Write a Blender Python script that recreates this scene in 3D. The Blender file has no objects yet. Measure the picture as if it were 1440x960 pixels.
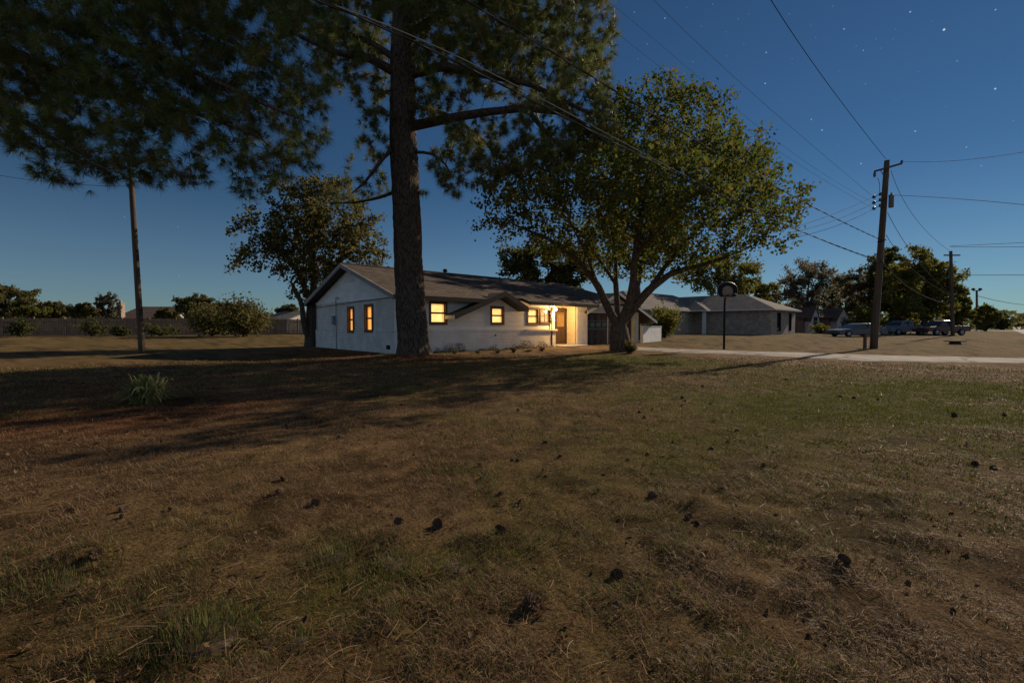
import bpy, math, random
import numpy as np
from mathutils import Vector
random.seed(7)
RNG = np.random.default_rng(7)
SC = bpy.context.scene
COL = SC.collection
R = math.radians

# ------------------------------------------------------------------ camera geometry (pixels of the 1440x960 photo)
F = 640.0
TH = R(1.97)
CAM = np.array([0.0, 0.0, 1.2])
CT, ST = math.cos(TH), math.sin(TH)


def ray(px, py):
    a = (px - 720) / F
    b = (480 - py) / F
    return np.array([a, CT + b * ST, -ST + b * CT])


def gp(px, py, z=0.0):
    d = ray(px, py)
    return CAM + d * ((z - CAM[2]) / d[2])


def at(px, py, Y):
    d = ray(px, py)
    return CAM + d * (Y / d[1])


# ------------------------------------------------------------------ noise and terrain
def _hash(ix, iy, seed):
    n = (ix.astype(np.int64) * 374761393 + iy.astype(np.int64) * 668265263 + seed * 974711) & 0x7fffffff
    n = ((n ^ (n >> 13)) * 1274126177) & 0x7fffffff
    return ((n ^ (n >> 16)) & 0xffff) / 65535.0


def vnoise(x, y, seed=0):
    x = np.asarray(x, float); y = np.asarray(y, float)
    ix = np.floor(x); iy = np.floor(y)
    fx = x - ix; fy = y - iy
    fx = fx * fx * (3 - 2 * fx); fy = fy * fy * (3 - 2 * fy)
    a = _hash(ix, iy, seed); b = _hash(ix + 1, iy, seed)
    c = _hash(ix, iy + 1, seed); d = _hash(ix + 1, iy + 1, seed)
    return (a + (b - a) * fx) * (1 - fy) + (c + (d - c) * fx) * fy


def fbm(x, y, seed=0, octv=4):
    s = 0; w = 1; t = 0
    for k in range(octv):
        s = s + w * vnoise(x * 2 ** k, y * 2 ** k, seed + k); t += w; w *= .55
    return s / t


def sstep(a, b, x):
    t = np.clip((x - a) / (b - a), 0, 1)
    return t * t * (3 - 2 * t)


# mounds and hollows in the lawn: px, py, radius, height
MOUNDS = [(1108, 752, .17, .055), (990, 715, .15, .045), (940, 700, .13, .035), (985, 708, .1, .03), (80, 800, .2, .05), (140, 788, .13, .045),
          (960, 770, .2, .03), (1060, 730, .2, .025), (1250, 640, .3, .03), (1400, 610, .35, .05), (1150, 690, .25, .03),
          (1010, 790, .15, .03), (1230, 700, .3, .03), (560, 750, .15, .03), (700, 760, .25, .03), (1060, 825, .12, .04),
          (400, 700, .16, .03), (180, 770, .2, .03), (1300, 760, .3, .03), (860, 690, .2, .02), (1180, 800, .12, .04),
          (290, 885, .22, .03), (1370, 690, .3, .03), (930, 745, .16, .03), (330, 640, .4, .03)]
_MG = [(gp(a, b)[0], gp(a, b)[1], r, h) for a, b, r, h in MOUNDS]
PINE_XY = (-3.68, 17.04)


def gz(x, y):
    x = np.asarray(x, float); y = np.asarray(y, float)
    r = np.sqrt(x * x + y * y)
    z = 0.2 * sstep(28, 50, y)
    near = 1 - sstep(14, 26, r)
    z = z + near * (0.05 * (fbm(x * .45, y * .45, 3, 3) - .5) + 0.035 * (fbm(x * 2.2, y * 2.2, 5, 2) - .5))
    mid = 1 - sstep(5, 10, r)
    z = z + mid * 0.034 * (fbm(x * 8, y * 8, 9, 2) - .5)
    for mx, my, mr, mh in _MG:
        d2 = (x - mx) ** 2 + (y - my) ** 2
        z = z + mh * np.exp(-d2 / (mr * mr) * 1.6)
    # raised root mounds under the trees
    z = z + 0.16 * np.exp(-((x - PINE_XY[0]) ** 2 + (y - PINE_XY[1] + .2) ** 2) / 2.2)
    z = z + 0.10 * np.exp(-((x - 5.07) ** 2 + (y - 21.2) ** 2) / 2.0)
    return z


def gz1(x, y):
    return float(gz(np.array([x]), np.array([y]))[0])


def gnd(px, py):
    p = gp(px, py)
    for _ in range(4):
        p = gp(px, py, gz1(p[0], p[1]))
    return p


GREEN = [(1000, 610, 2.0, .7), (960, 640, .9, .5), (1080, 570, 2.0, .8), (1250, 540, 2.5, 1.0), (1150, 565, 1.6, .9), (1430, 555, 1.4, 1.4), (1400, 590, .9, .9),
         (900, 505, 2.2, .7), (980, 515, 2.5, .6), (830, 505, 3, .5), (700, 520, 3, .3), (640, 600, 1.2, .3),
         (290, 885, .16, .8), (200, 850, .12, .3), (100, 820, .14, .4), (470, 775, .12, .5), (560, 800, .16, .45), (640, 790, .2, .4),
         (750, 780, .3, .5), (1060, 930, .3, .5), (1200, 760, .5, .4), (1430, 640, .6, .6), (740, 680, .5, .3), (470, 840, .2, .5),
         (60, 520, 2.5, .3), (330, 510, 2.5, .3), (1290, 690, .5, .3), (900, 770, .25, .3)]
_GG = [(gp(a, b)[0], gp(a, b)[1], r, w) for a, b, r, w in GREEN]
RED = [(250, 575, 1.6, .8), (60, 590, 1.5, .8), (470, 500, 3.0, .8), (620, 505, 3.0, .8), (120, 545, 2, .6), (930, 590, .9, .25), (600, 640, 1.0, .15)]
_RG = [(gp(a, b)[0], gp(a, b)[1], r, w) for a, b, r, w in RED]


def greenness(x, y):
    g = 1.1 * (fbm(x * .5, y * .5, 21, 4) - .48)
    g = g + 0.55 * (fbm(x * 3, y * 3, 31, 3) - .5)
    for mx, my, mr, w in _GG:
        g = g + w * .7 * np.exp(-((x - mx) ** 2 + (y - my) ** 2) / (mr * mr))
    return np.clip(g + .0 + .30 * sstep(20, 36, np.hypot(x, y)), 0, 1)


def redness(x, y):
    g = 0 * x
    for mx, my, mr, w in _RG:
        g = g + w * np.exp(-((x - mx) ** 2 + (y - my) ** 2) / (mr * mr))
    return np.clip(g * (.5 + .9 * fbm(x * 1.3, y * 1.3, 41, 3)), 0, 1)


def lawn_colour(x, y):
    g = greenness(x, y)[:, None]; r = redness(x, y)[:, None]
    n = fbm(x * 1.1, y * 1.1, 51, 4)[:, None]
    dry = np.array([.195, .132, .072]) * (.7 + .6 * n)
    grn = np.array([.098, .096, .026])
    red = np.array([.150, .062, .030])
    c = dry * (1 - g) + grn * g
    c = c * (1 - r * .75) + red * r * .75
    soil = 1 - sstep(.32, .44, fbm(x * 2.6, y * 2.6, 71, 3))[:, None]
    c = c * (1 - .5 * soil * (g < .5))
    return c


# ------------------------------------------------------------------ materials
MATS = {}


def nodes_of(name):
    m = bpy.data.materials.new(name); m.use_nodes = True
    nt = m.node_tree; nt.nodes.clear()
    out = nt.nodes.new('ShaderNodeOutputMaterial')
    b = nt.nodes.new('ShaderNodeBsdfPrincipled')
    nt.links.new(b.outputs[0], out.inputs[0])
    MATS[name] = m
    return m, nt, b, out


def N(nt, kind, **kw):
    n = nt.nodes.new(kind)
    for k, v in kw.items():
        if k in n.inputs.keys():
            n.inputs[k].default_value = v
        else:
            setattr(n, k, v)
    return n


def rgba(c):
    return (c[0], c[1], c[2], 1.0)


def mat(name, c1, c2=None, scale=4.0, rough=.8, bump=0.0, bscale=None, metal=0.0, stretch=(1, 1, 1), spec=.3, detail=5):
    """two-colour noise surface with a little relief"""
    m, nt, b, out = nodes_of(name)
    b.inputs['Roughness'].default_value = rough
    b.inputs['Metallic'].default_value = metal
    b.inputs['Specular IOR Level'].default_value = spec
    if c2 is None:
        c2 = [v * .75 for v in c1]
    tc = N(nt, 'ShaderNodeTexCoord')
    mp = N(nt, 'ShaderNodeMapping'); mp.inputs['Scale'].default_value = stretch
    nt.links.new(tc.outputs['Object'], mp.inputs[0])
    nz = N(nt, 'ShaderNodeTexNoise', Scale=scale, Detail=detail, Roughness=.6)
    nt.links.new(mp.outputs[0], nz.inputs['Vector'])
    rp = N(nt, 'ShaderNodeValToRGB')
    rp.color_ramp.elements[0].position = .32; rp.color_ramp.elements[1].position = .68
    rp.color_ramp.elements[0].color = rgba(c2); rp.color_ramp.elements[1].color = rgba(c1)
    nt.links.new(nz.outputs[0], rp.inputs[0])
    nt.links.new(rp.outputs[0], b.inputs['Base Color'])
    if bump:
        n2 = N(nt, 'ShaderNodeTexNoise', Scale=bscale or scale * 4, Detail=4)
        nt.links.new(mp.outputs[0], n2.inputs['Vector'])
        bp = N(nt, 'ShaderNodeBump', Strength=.8, Distance=bump)
        nt.links.new(n2.outputs[0], bp.inputs['Height']); nt.links.new(bp.outputs[0], b.inputs['Normal'])
    return m


def brick_mat(name, c1, c2, mortar, w, h, msize, bump=.01, axis='x', rough=.85, stain=None):
    """brick courses on a vertical wall; axis says which local axis runs along the wall"""
    m, nt, b, out = nodes_of(name)
    b.inputs['Roughness'].default_value = rough
    tc = N(nt, 'ShaderNodeTexCoord'); sx = N(nt, 'ShaderNodeSeparateXYZ'); cx = N(nt, 'ShaderNodeCombineXYZ')
    nt.links.new(tc.outputs['Object'], sx.inputs[0])
    if axis == 'xy':
        ad = N(nt, 'ShaderNodeMath', operation='ADD')
        nt.links.new(sx.outputs[0], ad.inputs[0]); nt.links.new(sx.outputs[1], ad.inputs[1])
        nt.links.new(ad.outputs[0], cx.inputs[0])
    else:
        nt.links.new(sx.outputs[0 if axis == 'x' else 1], cx.inputs[0])
    nt.links.new(sx.outputs[2], cx.inputs[1])
    bt = N(nt, 'ShaderNodeTexBrick')
    bt.inputs['Color1'].default_value = rgba(c1); bt.inputs['Color2'].default_value = rgba(c2); bt.inputs['Mortar'].default_value = rgba(mortar)
    bt.inputs['Scale'].default_value = 1; bt.inputs['Mortar Size'].default_value = msize; bt.inputs['Mortar Smooth'].default_value = .3
    bt.inputs['Brick Width'].default_value = w; bt.inputs['Row Height'].default_value = h
    nt.links.new(cx.outputs[0], bt.inputs['Vector'])
    nz = N(nt, 'ShaderNodeTexNoise', Scale=1.6, Detail=7, Roughness=.65)
    nt.links.new(tc.outputs['Object'], nz.inputs['Vector'])
    rp = N(nt, 'ShaderNodeValToRGB')
    rp.color_ramp.elements[0].position = .3; rp.color_ramp.elements[1].position = .62
    s = stain or (.72, .68, .62)
    rp.color_ramp.elements[0].color = rgba(s); rp.color_ramp.elements[1].color = (1, 1, 1, 1)
    nt.links.new(nz.outputs[0], rp.inputs[0])
    mx = N(nt, 'ShaderNodeMixRGB', blend_type='MULTIPLY'); mx.inputs[0].default_value = 1
    nt.links.new(bt.outputs['Color'], mx.inputs[1]); nt.links.new(rp.outputs[0], mx.inputs[2])
    nt.links.new(mx.outputs[0], b.inputs['Base Color'])
    n3 = N(nt, 'ShaderNodeTexNoise', Scale=30, Detail=4)
    nt.links.new(tc.outputs['Object'], n3.inputs['Vector'])
    sb = N(nt, 'ShaderNodeMath', operation='MULTIPLY_ADD'); sb.inputs[1].default_value = -1
    nt.links.new(bt.outputs['Fac'], sb.inputs[0]); nt.links.new(n3.outputs[0], sb.inputs[2])
    bp = N(nt, 'ShaderNodeBump', Strength=1, Distance=bump)
    nt.links.new(sb.outputs[0], bp.inputs['Height']); nt.links.new(bp.outputs[0], b.inputs['Normal'])
    return m


def siding_mat(name, col, stain, row, bump=.012, rough=.7):
    """painted horizontal lap boards"""
    m, nt, b, out = nodes_of(name)
    b.inputs['Roughness'].default_value = rough
    tc = N(nt, 'ShaderNodeTexCoord'); sx = N(nt, 'ShaderNodeSeparateXYZ')
    nt.links.new(tc.outputs['Object'], sx.inputs[0])
    dv = N(nt, 'ShaderNodeMath', operation='DIVIDE'); dv.inputs[1].default_value = row
    fr = N(nt, 'ShaderNodeMath', operation='FRACT')
    nt.links.new(sx.outputs[2], dv.inputs[0]); nt.links.new(dv.outputs[0], fr.inputs[0])
    nz = N(nt, 'ShaderNodeTexNoise', Scale=1.3, Detail=8, Roughness=.7)
    mp = N(nt, 'ShaderNodeMapping'); mp.inputs['Scale'].default_value = (1, 1, 2.5)
    nt.links.new(tc.outputs['Object'], mp.inputs[0]); nt.links.new(mp.outputs[0], nz.inputs['Vector'])
    rp = N(nt, 'ShaderNodeValToRGB')
    rp.color_ramp.elements[0].position = .3; rp.color_ramp.elements[1].position = .6
    rp.color_ramp.elements[0].color = rgba(stain); rp.color_ramp.elements[1].color = rgba(col)
    nt.links.new(nz.outputs[0], rp.inputs[0]); nt.links.new(rp.outputs[0], b.inputs['Base Color'])
    bp = N(nt, 'ShaderNodeBump', Strength=1, Distance=bump); bp.invert = True
    nt.links.new(fr.outputs[0], bp.inputs['Height']); nt.links.new(bp.outputs[0], b.inputs['Normal'])
    return m


def roof_mat(name, c1, c2, axis=0, row=.14):
    """asphalt shingles: mottled courses"""
    m, nt, b, out = nodes_of(name)
    b.inputs['Roughness'].default_value = .95; b.inputs['Specular IOR Level'].default_value = .1
    tc = N(nt, 'ShaderNodeTexCoord'); sx = N(nt, 'ShaderNodeSeparateXYZ'); cx = N(nt, 'ShaderNodeCombineXYZ')
    nt.links.new(tc.outputs['Object'], sx.inputs[0])
    ml = N(nt, 'ShaderNodeMath', operation='MULTIPLY'); ml.inputs[1].default_value = 2.9
    nt.links.new(sx.outputs[2], ml.inputs[0])
    nt.links.new(sx.outputs[axis], cx.inputs[0]); nt.links.new(ml.outputs[0], cx.inputs[1])
    bt = N(nt, 'ShaderNodeTexBrick')
    bt.inputs['Color1'].default_value = rgba(c1); bt.inputs['Color2'].default_value = rgba(c2)
    bt.inputs['Mortar'].default_value = rgba([v * .45 for v in c2])
    bt.inputs['Scale'].default_value = 1; bt.inputs['Mortar Size'].default_value = .012
    bt.inputs['Brick Width'].default_value = .3; bt.inputs['Row Height'].default_value = row
    nt.links.new(cx.outputs[0], bt.inputs['Vector'])
    nz = N(nt, 'ShaderNodeTexNoise', Scale=.9, Detail=8, Roughness=.7)
    nt.links.new(tc.outputs['Object'], nz.inputs['Vector'])
    rp = N(nt, 'ShaderNodeValToRGB')
    rp.color_ramp.elements[0].position = .3; rp.color_ramp.elements[1].position = .7
    rp.color_ramp.elements[0].color = (.62, .6, .58, 1); rp.color_ramp.elements[1].color = (1, 1, 1, 1)
    nt.links.new(nz.outputs[0], rp.inputs[0])
    mx = N(nt, 'ShaderNodeMixRGB', blend_type='MULTIPLY'); mx.inputs[0].default_value = 1
    nt.links.new(bt.outputs['Color'], mx.inputs[1]); nt.links.new(rp.outputs[0], mx.inputs[2])
    nt.links.new(mx.outputs[0], b.inputs['Base Color'])
    bp = N(nt, 'ShaderNodeBump', Strength=.8, Distance=.01)
    nt.links.new(bt.outputs['Color'], bp.inputs['Height']); nt.links.new(bp.outputs[0], b.inputs['Normal'])
    return m


def leaf_mat(name, trans=.35, rough=.55, gain=1.0):
    m, nt, b, out = nodes_of(name)
    at_ = N(nt, 'ShaderNodeVertexColor', layer_name='tint')
    nt.links.new(at_.outputs[0], b.inputs['Base Color'])
    b.inputs['Roughness'].default_value = rough; b.inputs['Specular IOR Level'].default_value = .12
    if trans:
        tr = N(nt, 'ShaderNodeBsdfTranslucent')
        hs = N(nt, 'ShaderNodeHueSaturation', Saturation=1.1, Value=1.5 * gain)
        nt.links.new(at_.outputs[0], hs.inputs['Color']); nt.links.new(hs.outputs[0], tr.inputs[0])
        ms = N(nt, 'ShaderNodeMixShader'); ms.inputs[0].default_value = trans
        nt.links.new(b.outputs[0], ms.inputs[1]); nt.links.new(tr.outputs[0], ms.inputs[2])
        nt.links.new(ms.outputs[0], out.inputs[0])
    return m


def bark_mat(name, c1, c2, scale, stretch=(1, 1, .25), bump=.03):
    m, nt, b, out = nodes_of(name)
    b.inputs['Roughness'].default_value = .95; b.inputs['Specular IOR Level'].default_value = .1
    tc = N(nt, 'ShaderNodeTexCoord'); mp = N(nt, 'ShaderNodeMapping'); mp.inputs['Scale'].default_value = stretch
    nt.links.new(tc.outputs['Object'], mp.inputs[0])
    nz = N(nt, 'ShaderNodeTexNoise', Scale=scale * .7, Detail=4)
    nt.links.new(mp.outputs[0], nz.inputs['Vector'])
    mix = N(nt, 'ShaderNodeMixRGB'); mix.inputs[0].default_value = .12
    nt.links.new(mp.outputs[0], mix.inputs[1]); nt.links.new(nz.outputs['Color'], mix.inputs[2])
    vo = N(nt, 'ShaderNodeTexVoronoi', feature='DISTANCE_TO_EDGE', Scale=scale)
    nt.links.new(mix.outputs[0], vo.inputs['Vector'])
    rp = N(nt, 'ShaderNodeValToRGB')
    rp.color_ramp.elements[0].position = .0; rp.color_ramp.elements[1].position = .16
    rp.color_ramp.elements[0].color = rgba(c2); rp.color_ramp.elements[1].color = rgba(c1)
    nt.links.new(vo.outputs['Distance'], rp.inputs[0])
    n2 = N(nt, 'ShaderNodeTexNoise', Scale=scale * 3, Detail=6); nt.links.new(mp.outputs[0], n2.inputs['Vector'])
    mx = N(nt, 'ShaderNodeMixRGB', blend_type='OVERLAY'); mx.inputs[0].default_value = .5
    nt.links.new(rp.outputs[0], mx.inputs[1]); nt.links.new(n2.outputs[0], mx.inputs[2])
    nt.links.new(mx.outputs[0], b.inputs['Base Color'])
    ad = N(nt, 'ShaderNodeMath', operation='MULTIPLY_ADD'); ad.inputs[1].default_value = .4
    nt.links.new(n2.outputs[0], ad.inputs[0])
    mn = N(nt, 'ShaderNodeMath', operation='MINIMUM'); mn.inputs[1].default_value = .25
    nt.links.new(vo.outputs['Distance'], mn.inputs[0]); nt.links.new(mn.outputs[0], ad.inputs[2])
    bp = N(nt, 'ShaderNodeBump', Strength=1, Distance=bump * 4)
    nt.links.new(ad.outputs[0], bp.inputs['Height']); nt.links.new(bp.outputs[0], b.inputs['Normal'])
    return m


def glow_mat(name, c1, c2, strength, rows=0, row=.05, vert=False):
    """lit window: bright curtain or blind behind the glass, with real brightness differences of the cloth"""
    m, nt, b, out = nodes_of(name)
    tc = N(nt, 'ShaderNodeTexCoord'); mp = N(nt, 'ShaderNodeMapping')
    mp.inputs['Scale'].default_value = (6, 6, .6) if vert else (1.2, 1.2, 2.2)
    nt.links.new(tc.outputs['Object'], mp.inputs[0])
    nz = N(nt, 'ShaderNodeTexNoise', Scale=1.5, Detail=4, Roughness=.55); nt.links.new(mp.outputs[0], nz.inputs['Vector'])
    rp = N(nt, 'ShaderNodeValToRGB')
    rp.color_ramp.elements[0].position = .35; rp.color_ramp.elements[1].position = .65
    rp.color_ramp.elements[0].color = rgba(c2); rp.color_ramp.elements[1].color = rgba(c1)
    nt.links.new(nz.outputs[0], rp.inputs[0])
    em = N(nt, 'ShaderNodeEmission', Strength=strength)
    last = rp.outputs[0]
    # curtain cloth gathered at both sides and a valance on top let less lamp light through
    gx = N(nt, 'ShaderNodeSeparateXYZ'); nt.links.new(tc.outputs['Generated'], gx.inputs[0])
    sid = N(nt, 'ShaderNodeMath', operation='SUBTRACT'); nt.links.new(gx.outputs[1 if vert else 0], sid.inputs[0]); sid.inputs[1].default_value = .5
    ab = N(nt, 'ShaderNodeMath', operation='ABSOLUTE'); nt.links.new(sid.outputs[0], ab.inputs[0])
    wob = N(nt, 'ShaderNodeMath', operation='MULTIPLY_ADD'); wob.inputs[1].default_value = .25; nt.links.new(nz.outputs[0], wob.inputs[0]); nt.links.new(ab.outputs[0], wob.inputs[2])
    rs = N(nt, 'ShaderNodeValToRGB'); rs.color_ramp.elements[0].position = .40; rs.color_ramp.elements[1].position = .50
    rs.color_ramp.elements[0].color = (1, 1, 1, 1); rs.color_ramp.elements[1].color = (.62, .5, .34, 1); nt.links.new(wob.outputs[0], rs.inputs[0])
    rt = N(nt, 'ShaderNodeValToRGB'); rt.color_ramp.elements[0].position = .80; rt.color_ramp.elements[1].position = .86
    rt.color_ramp.elements[0].color = (1, 1, 1, 1); rt.color_ramp.elements[1].color = (.72, .62, .5, 1); nt.links.new(gx.outputs[2], rt.inputs[0])
    for q in (rs, rt):
        m0 = N(nt, 'ShaderNodeMixRGB', blend_type='MULTIPLY'); m0.inputs[0].default_value = 1
        nt.links.new(last, m0.inputs[1]); nt.links.new(q.outputs[0], m0.inputs[2]); last = m0.outputs[0]
    if rows:
        sx = N(nt, 'ShaderNodeSeparateXYZ'); nt.links.new(tc.outputs['Object'], sx.inputs[0])
        dv = N(nt, 'ShaderNodeMath', operation='DIVIDE'); dv.inputs[1].default_value = row
        fr = N(nt, 'ShaderNodeMath', operation='FRACT'); nt.links.new(sx.outputs[2], dv.inputs[0]); nt.links.new(dv.outputs[0], fr.inputs[0])
        r2 = N(nt, 'ShaderNodeValToRGB'); r2.color_ramp.elements[0].position = .06; r2.color_ramp.elements[1].position = .3
        r2.color_ramp.elements[0].color = (.55, .5, .42, 1); r2.color_ramp.elements[1].color = (1, 1, 1, 1)
        nt.links.new(fr.outputs[0], r2.inputs[0])
        mx = N(nt, 'ShaderNodeMixRGB', blend_type='MULTIPLY'); mx.inputs[0].default_value = 1
        nt.links.new(last, mx.inputs[1]); nt.links.new(r2.outputs[0], mx.inputs[2]); last = mx.outputs[0]
    nt.links.new(last, em.inputs[0])
    gl = N(nt, 'ShaderNodeBsdfGlossy', Roughness=.08)
    gl.inputs[0].default_value = (.05, .05, .05, 1)
    ad = N(nt, 'ShaderNodeAddShader'); nt.links.new(em.outputs[0], ad.inputs[0]); nt.links.new(gl.outputs[0], ad.inputs[1])
    nt.links.new(ad.outputs[0], out.inputs[0])
    return m


def ground_mat():
    m, nt, b, out = nodes_of('lawn')
    b.inputs['Roughness'].default_value = 1; b.inputs['Specular IOR Level'].default_value = .05
    vc = N(nt, 'ShaderNodeVertexColor', layer_name='tint')
    tc = N(nt, 'ShaderNodeTexCoord')
    n1 = N(nt, 'ShaderNodeTexNoise', Scale=55, Detail=6, Roughness=.75); nt.links.new(tc.outputs['Object'], n1.inputs['Vector'])
    r1 = N(nt, 'ShaderNodeValToRGB'); r1.color_ramp.elements[0].position = .36; r1.color_ramp.elements[1].position = .66
    r1.color_ramp.elements[0].color = (.3, .27, .25, 1); r1.color_ramp.elements[1].color = (1.45, 1.4, 1.3, 1)
    nt.links.new(n1.outputs[0], r1.inputs[0])
    n2 = N(nt, 'ShaderNodeTexNoise', Scale=3.5, Detail=8, Roughness=.7); nt.links.new(tc.outputs['Object'], n2.inputs['Vector'])
    r2 = N(nt, 'ShaderNodeValToRGB'); r2.color_ramp.elements[0].position = .3; r2.color_ramp.elements[1].position = .7
    r2.color_ramp.elements[0].color = (.55, .53, .5, 1); r2.color_ramp.elements[1].color = (1.25, 1.25, 1.2, 1)
    nt.links.new(n2.outputs[0], r2.inputs[0])
    m1 = N(nt, 'ShaderNodeMixRGB', blend_type='MULTIPLY'); m1.inputs[0].default_value = 1
    m2 = N(nt, 'ShaderNodeMixRGB', blend_type='MULTIPLY'); m2.inputs[0].default_value = 1
    nt.links.new(vc.outputs[0], m1.inputs[1]); nt.links.new(r1.outputs[0], m1.inputs[2])
    nt.links.new(m1.outputs[0], m2.inputs[1]); nt.links.new(r2.outputs[0], m2.inputs[2])
    nt.links.new(m2.outputs[0], b.inputs['Base Color'])
    bp = N(nt, 'ShaderNodeBump', Strength=1, Distance=.035); nt.links.new(n1.outputs[0], bp.inputs['Height'])
    nt.links.new(bp.outputs[0], b.inputs['Normal'])
    return m


WHITE_BRICK = brick_mat('painted_brick', (.90, .89, .88), (.85, .84, .83), (.74, .73, .71), .21, .075, .009, .022, 'x', stain=(.82, .80, .77))
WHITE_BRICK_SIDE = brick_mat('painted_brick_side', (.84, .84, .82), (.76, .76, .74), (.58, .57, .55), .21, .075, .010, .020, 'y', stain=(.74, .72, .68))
SIDING = siding_mat('painted_boards', (.84, .825, .79), (.68, .65, .60), .2, .015)
SIDING_GABLE = siding_mat('painted_gable_boards', (.84, .84, .82), (.66, .65, .62), .16, .02)
SHINGLE = roof_mat('brown_shingle', (.185, .145, .115), (.105, .083, .067), 0)
SHINGLE_SIDE = roof_mat('grey_shingle', (.17, .16, .15), (.12, .115, .11), 1)
TRIM_DARK = mat('dark_trim', (.045, .032, .024), (.028, .02, .015), 6, .6)
TRIM_GREY = mat('grey_trim', (.34, .33, .32), (.24, .235, .23), 5, .7)
TRIM_WHITE = mat('white_trim', (.68, .67, .64), (.5, .49, .46), 5, .6)
FRAME_BROWN = mat('brown_window_frame', (.17, .09, .04), (.11, .06, .03), 8, .5)
DOOR_BROWN = mat('dark_door_wood', (.085, .05, .03), (.055, .032, .02), 5, .5, .004, 30, stretch=(1, 1, .15))
CREAM = siding_mat('cream_boards', (.62, .55, .41), (.5, .44, .32), .2)
CONCRETE = mat('concrete', (.46, .43, .39), (.33, .31, .28), 1.6, .9, .006, 60)
def drive_mat():
    m = mat('drive_concrete', (.32, .29, .25), (.17, .15, .125), .9, .95, .008, 30, detail=10)
    nt = m.node_tree; b = nt.nodes['Principled BSDF']; src = b.inputs['Base Color'].links[0].from_socket
    tc = N(nt, 'ShaderNodeTexCoord'); nz = N(nt, 'ShaderNodeTexNoise', Scale=1.5, Detail=5); nt.links.new(tc.outputs['Object'], nz.inputs['Vector'])
    mx = N(nt, 'ShaderNodeMixRGB'); mx.inputs[0].default_value = .35; nt.links.new(tc.outputs['Object'], mx.inputs[1]); nt.links.new(nz.outputs['Color'], mx.inputs[2])
    vo = N(nt, 'ShaderNodeTexVoronoi', feature='DISTANCE_TO_EDGE', Scale=.55); nt.links.new(mx.outputs[0], vo.inputs['Vector'])
    rp = N(nt, 'ShaderNodeValToRGB'); rp.color_ramp.elements[0].position = .012; rp.color_ramp.elements[1].position = .035
    rp.color_ramp.elements[0].color = (.35, .33, .28, 1); rp.color_ramp.elements[1].color = (1, 1, 1, 1); nt.links.new(vo.outputs['Distance'], rp.inputs[0])
    m2 = N(nt, 'ShaderNodeMixRGB', blend_type='MULTIPLY'); m2.inputs[0].default_value = 1
    nt.links.new(src, m2.inputs[1]); nt.links.new(rp.outputs[0], m2.inputs[2]); nt.links.new(m2.outputs[0], b.inputs['Base Color'])
    return m


DRIVE = drive_mat()
ASPHALT = mat('asphalt', (.13, .13, .13), (.085, .085, .085), .8, .9, .006, 60)
METAL_DARK = mat('dark_metal', (.018, .018, .02), (.012, .012, .013), 8, .75, spec=.15)
METAL_GREY = mat('grey_metal', (.30, .31, .32), (.22, .22, .23), 8, .5, metal=.5)
POLE_WOOD = mat('pole_wood', (.12, .088, .062), (.06, .045, .033), 5, .95, .012, 14, stretch=(2, 2, .12))
FENCE_WOOD = mat('fence_wood', (.26, .175, .115), (.12, .08, .055), 3, .95, .008, 12, stretch=(3, 3, .3))
CERAMIC = mat('insulator_ceramic', (.05, .03, .025), (.03, .02, .018), 5, .25, spec=.6)
WIRE = mat('wire_metal', (.26, .255, .245), (.18, .18, .175), 5, .95, spec=.02)
WIRE_DARK = mat('wire_black', (.03, .03, .032), (.02, .02, .022), 5, .8, spec=.05)
TRANSF = mat('weathered_grey_steel', (.13, .13, .13), (.09, .09, .09), 6, .7)
GLASS_DARK = mat('dark_glass', (.02, .024, .03), (.014, .017, .02), 1, .06, spec=.6)
NB_BRICK = brick_mat('grey_brick', (.44, .37, .31), (.24, .19, .155), (.50, .45, .40), .30, .11, .014, .02, 'xy', stain=(.66, .62, .58))
NB_SHINGLE = roof_mat('taupe_shingle', (.25, .225, .20), (.18, .165, .15), 0)
NB_SHINGLE_D = roof_mat('taupe_shingle_side', (.25, .225, .20), (.18, .165, .15), 1)
RED_BRICK = brick_mat('red_brick', (.22, .09, .06), (.16, .065, .045), (.25, .2, .17), .22, .08, .01, .01, 'xy')
FAR_ROOF = roof_mat('far_shingle', (.16, .115, .095), (.115, .085, .07), 0)
CHIM = mat('tan_chimney', (.36, .29, .22), (.26, .2, .15), 3, .9)
FAR_WALL = mat('far_siding', (.52, .50, .47), (.42, .40, .38), 2, .8)
CONE = mat('cone_scales', (.11, .070, .045), (.042, .026, .018), 40, .9)
PINE_BARK = bark_mat('pine_bark', (.105, .08, .062), (.028, .021, .017), 15.0, (1, 1, .22), .010)
BARK = bark_mat('maple_bark', (.13, .088, .058), (.055, .037, .025), 11, (1, 1, .3), .008)
BARK_GREY = bark_mat('grey_bark', (.10, .08, .065), (.045, .036, .03), 12, (1, 1, .3), .006)
NEEDLE = leaf_mat('pine_needles', .3, .45)
LEAF = leaf_mat('leaves', .45, .8, 1.0)
BLADE = leaf_mat('grass_blades', .25, .6)
LAWN = ground_mat()


# ------------------------------------------------------------------ objects and meshes
def link(o):
    COL.objects.link(o)
    return o


def props(o, label=None, cat=None, group=None, kind=None):
    if label: o['label'] = label
    if cat: o['category'] = cat
    if group: o['group'] = group
    if kind: o['kind'] = kind
    return o


def empty(name, loc, rz=0.0, label=None, cat=None, group=None):
    o = bpy.data.objects.new(name, None)
    o.empty_display_size = .3
    o.location = loc; o.rotation_euler = (0, 0, rz)
    return props(link(o), label, cat, group)


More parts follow.
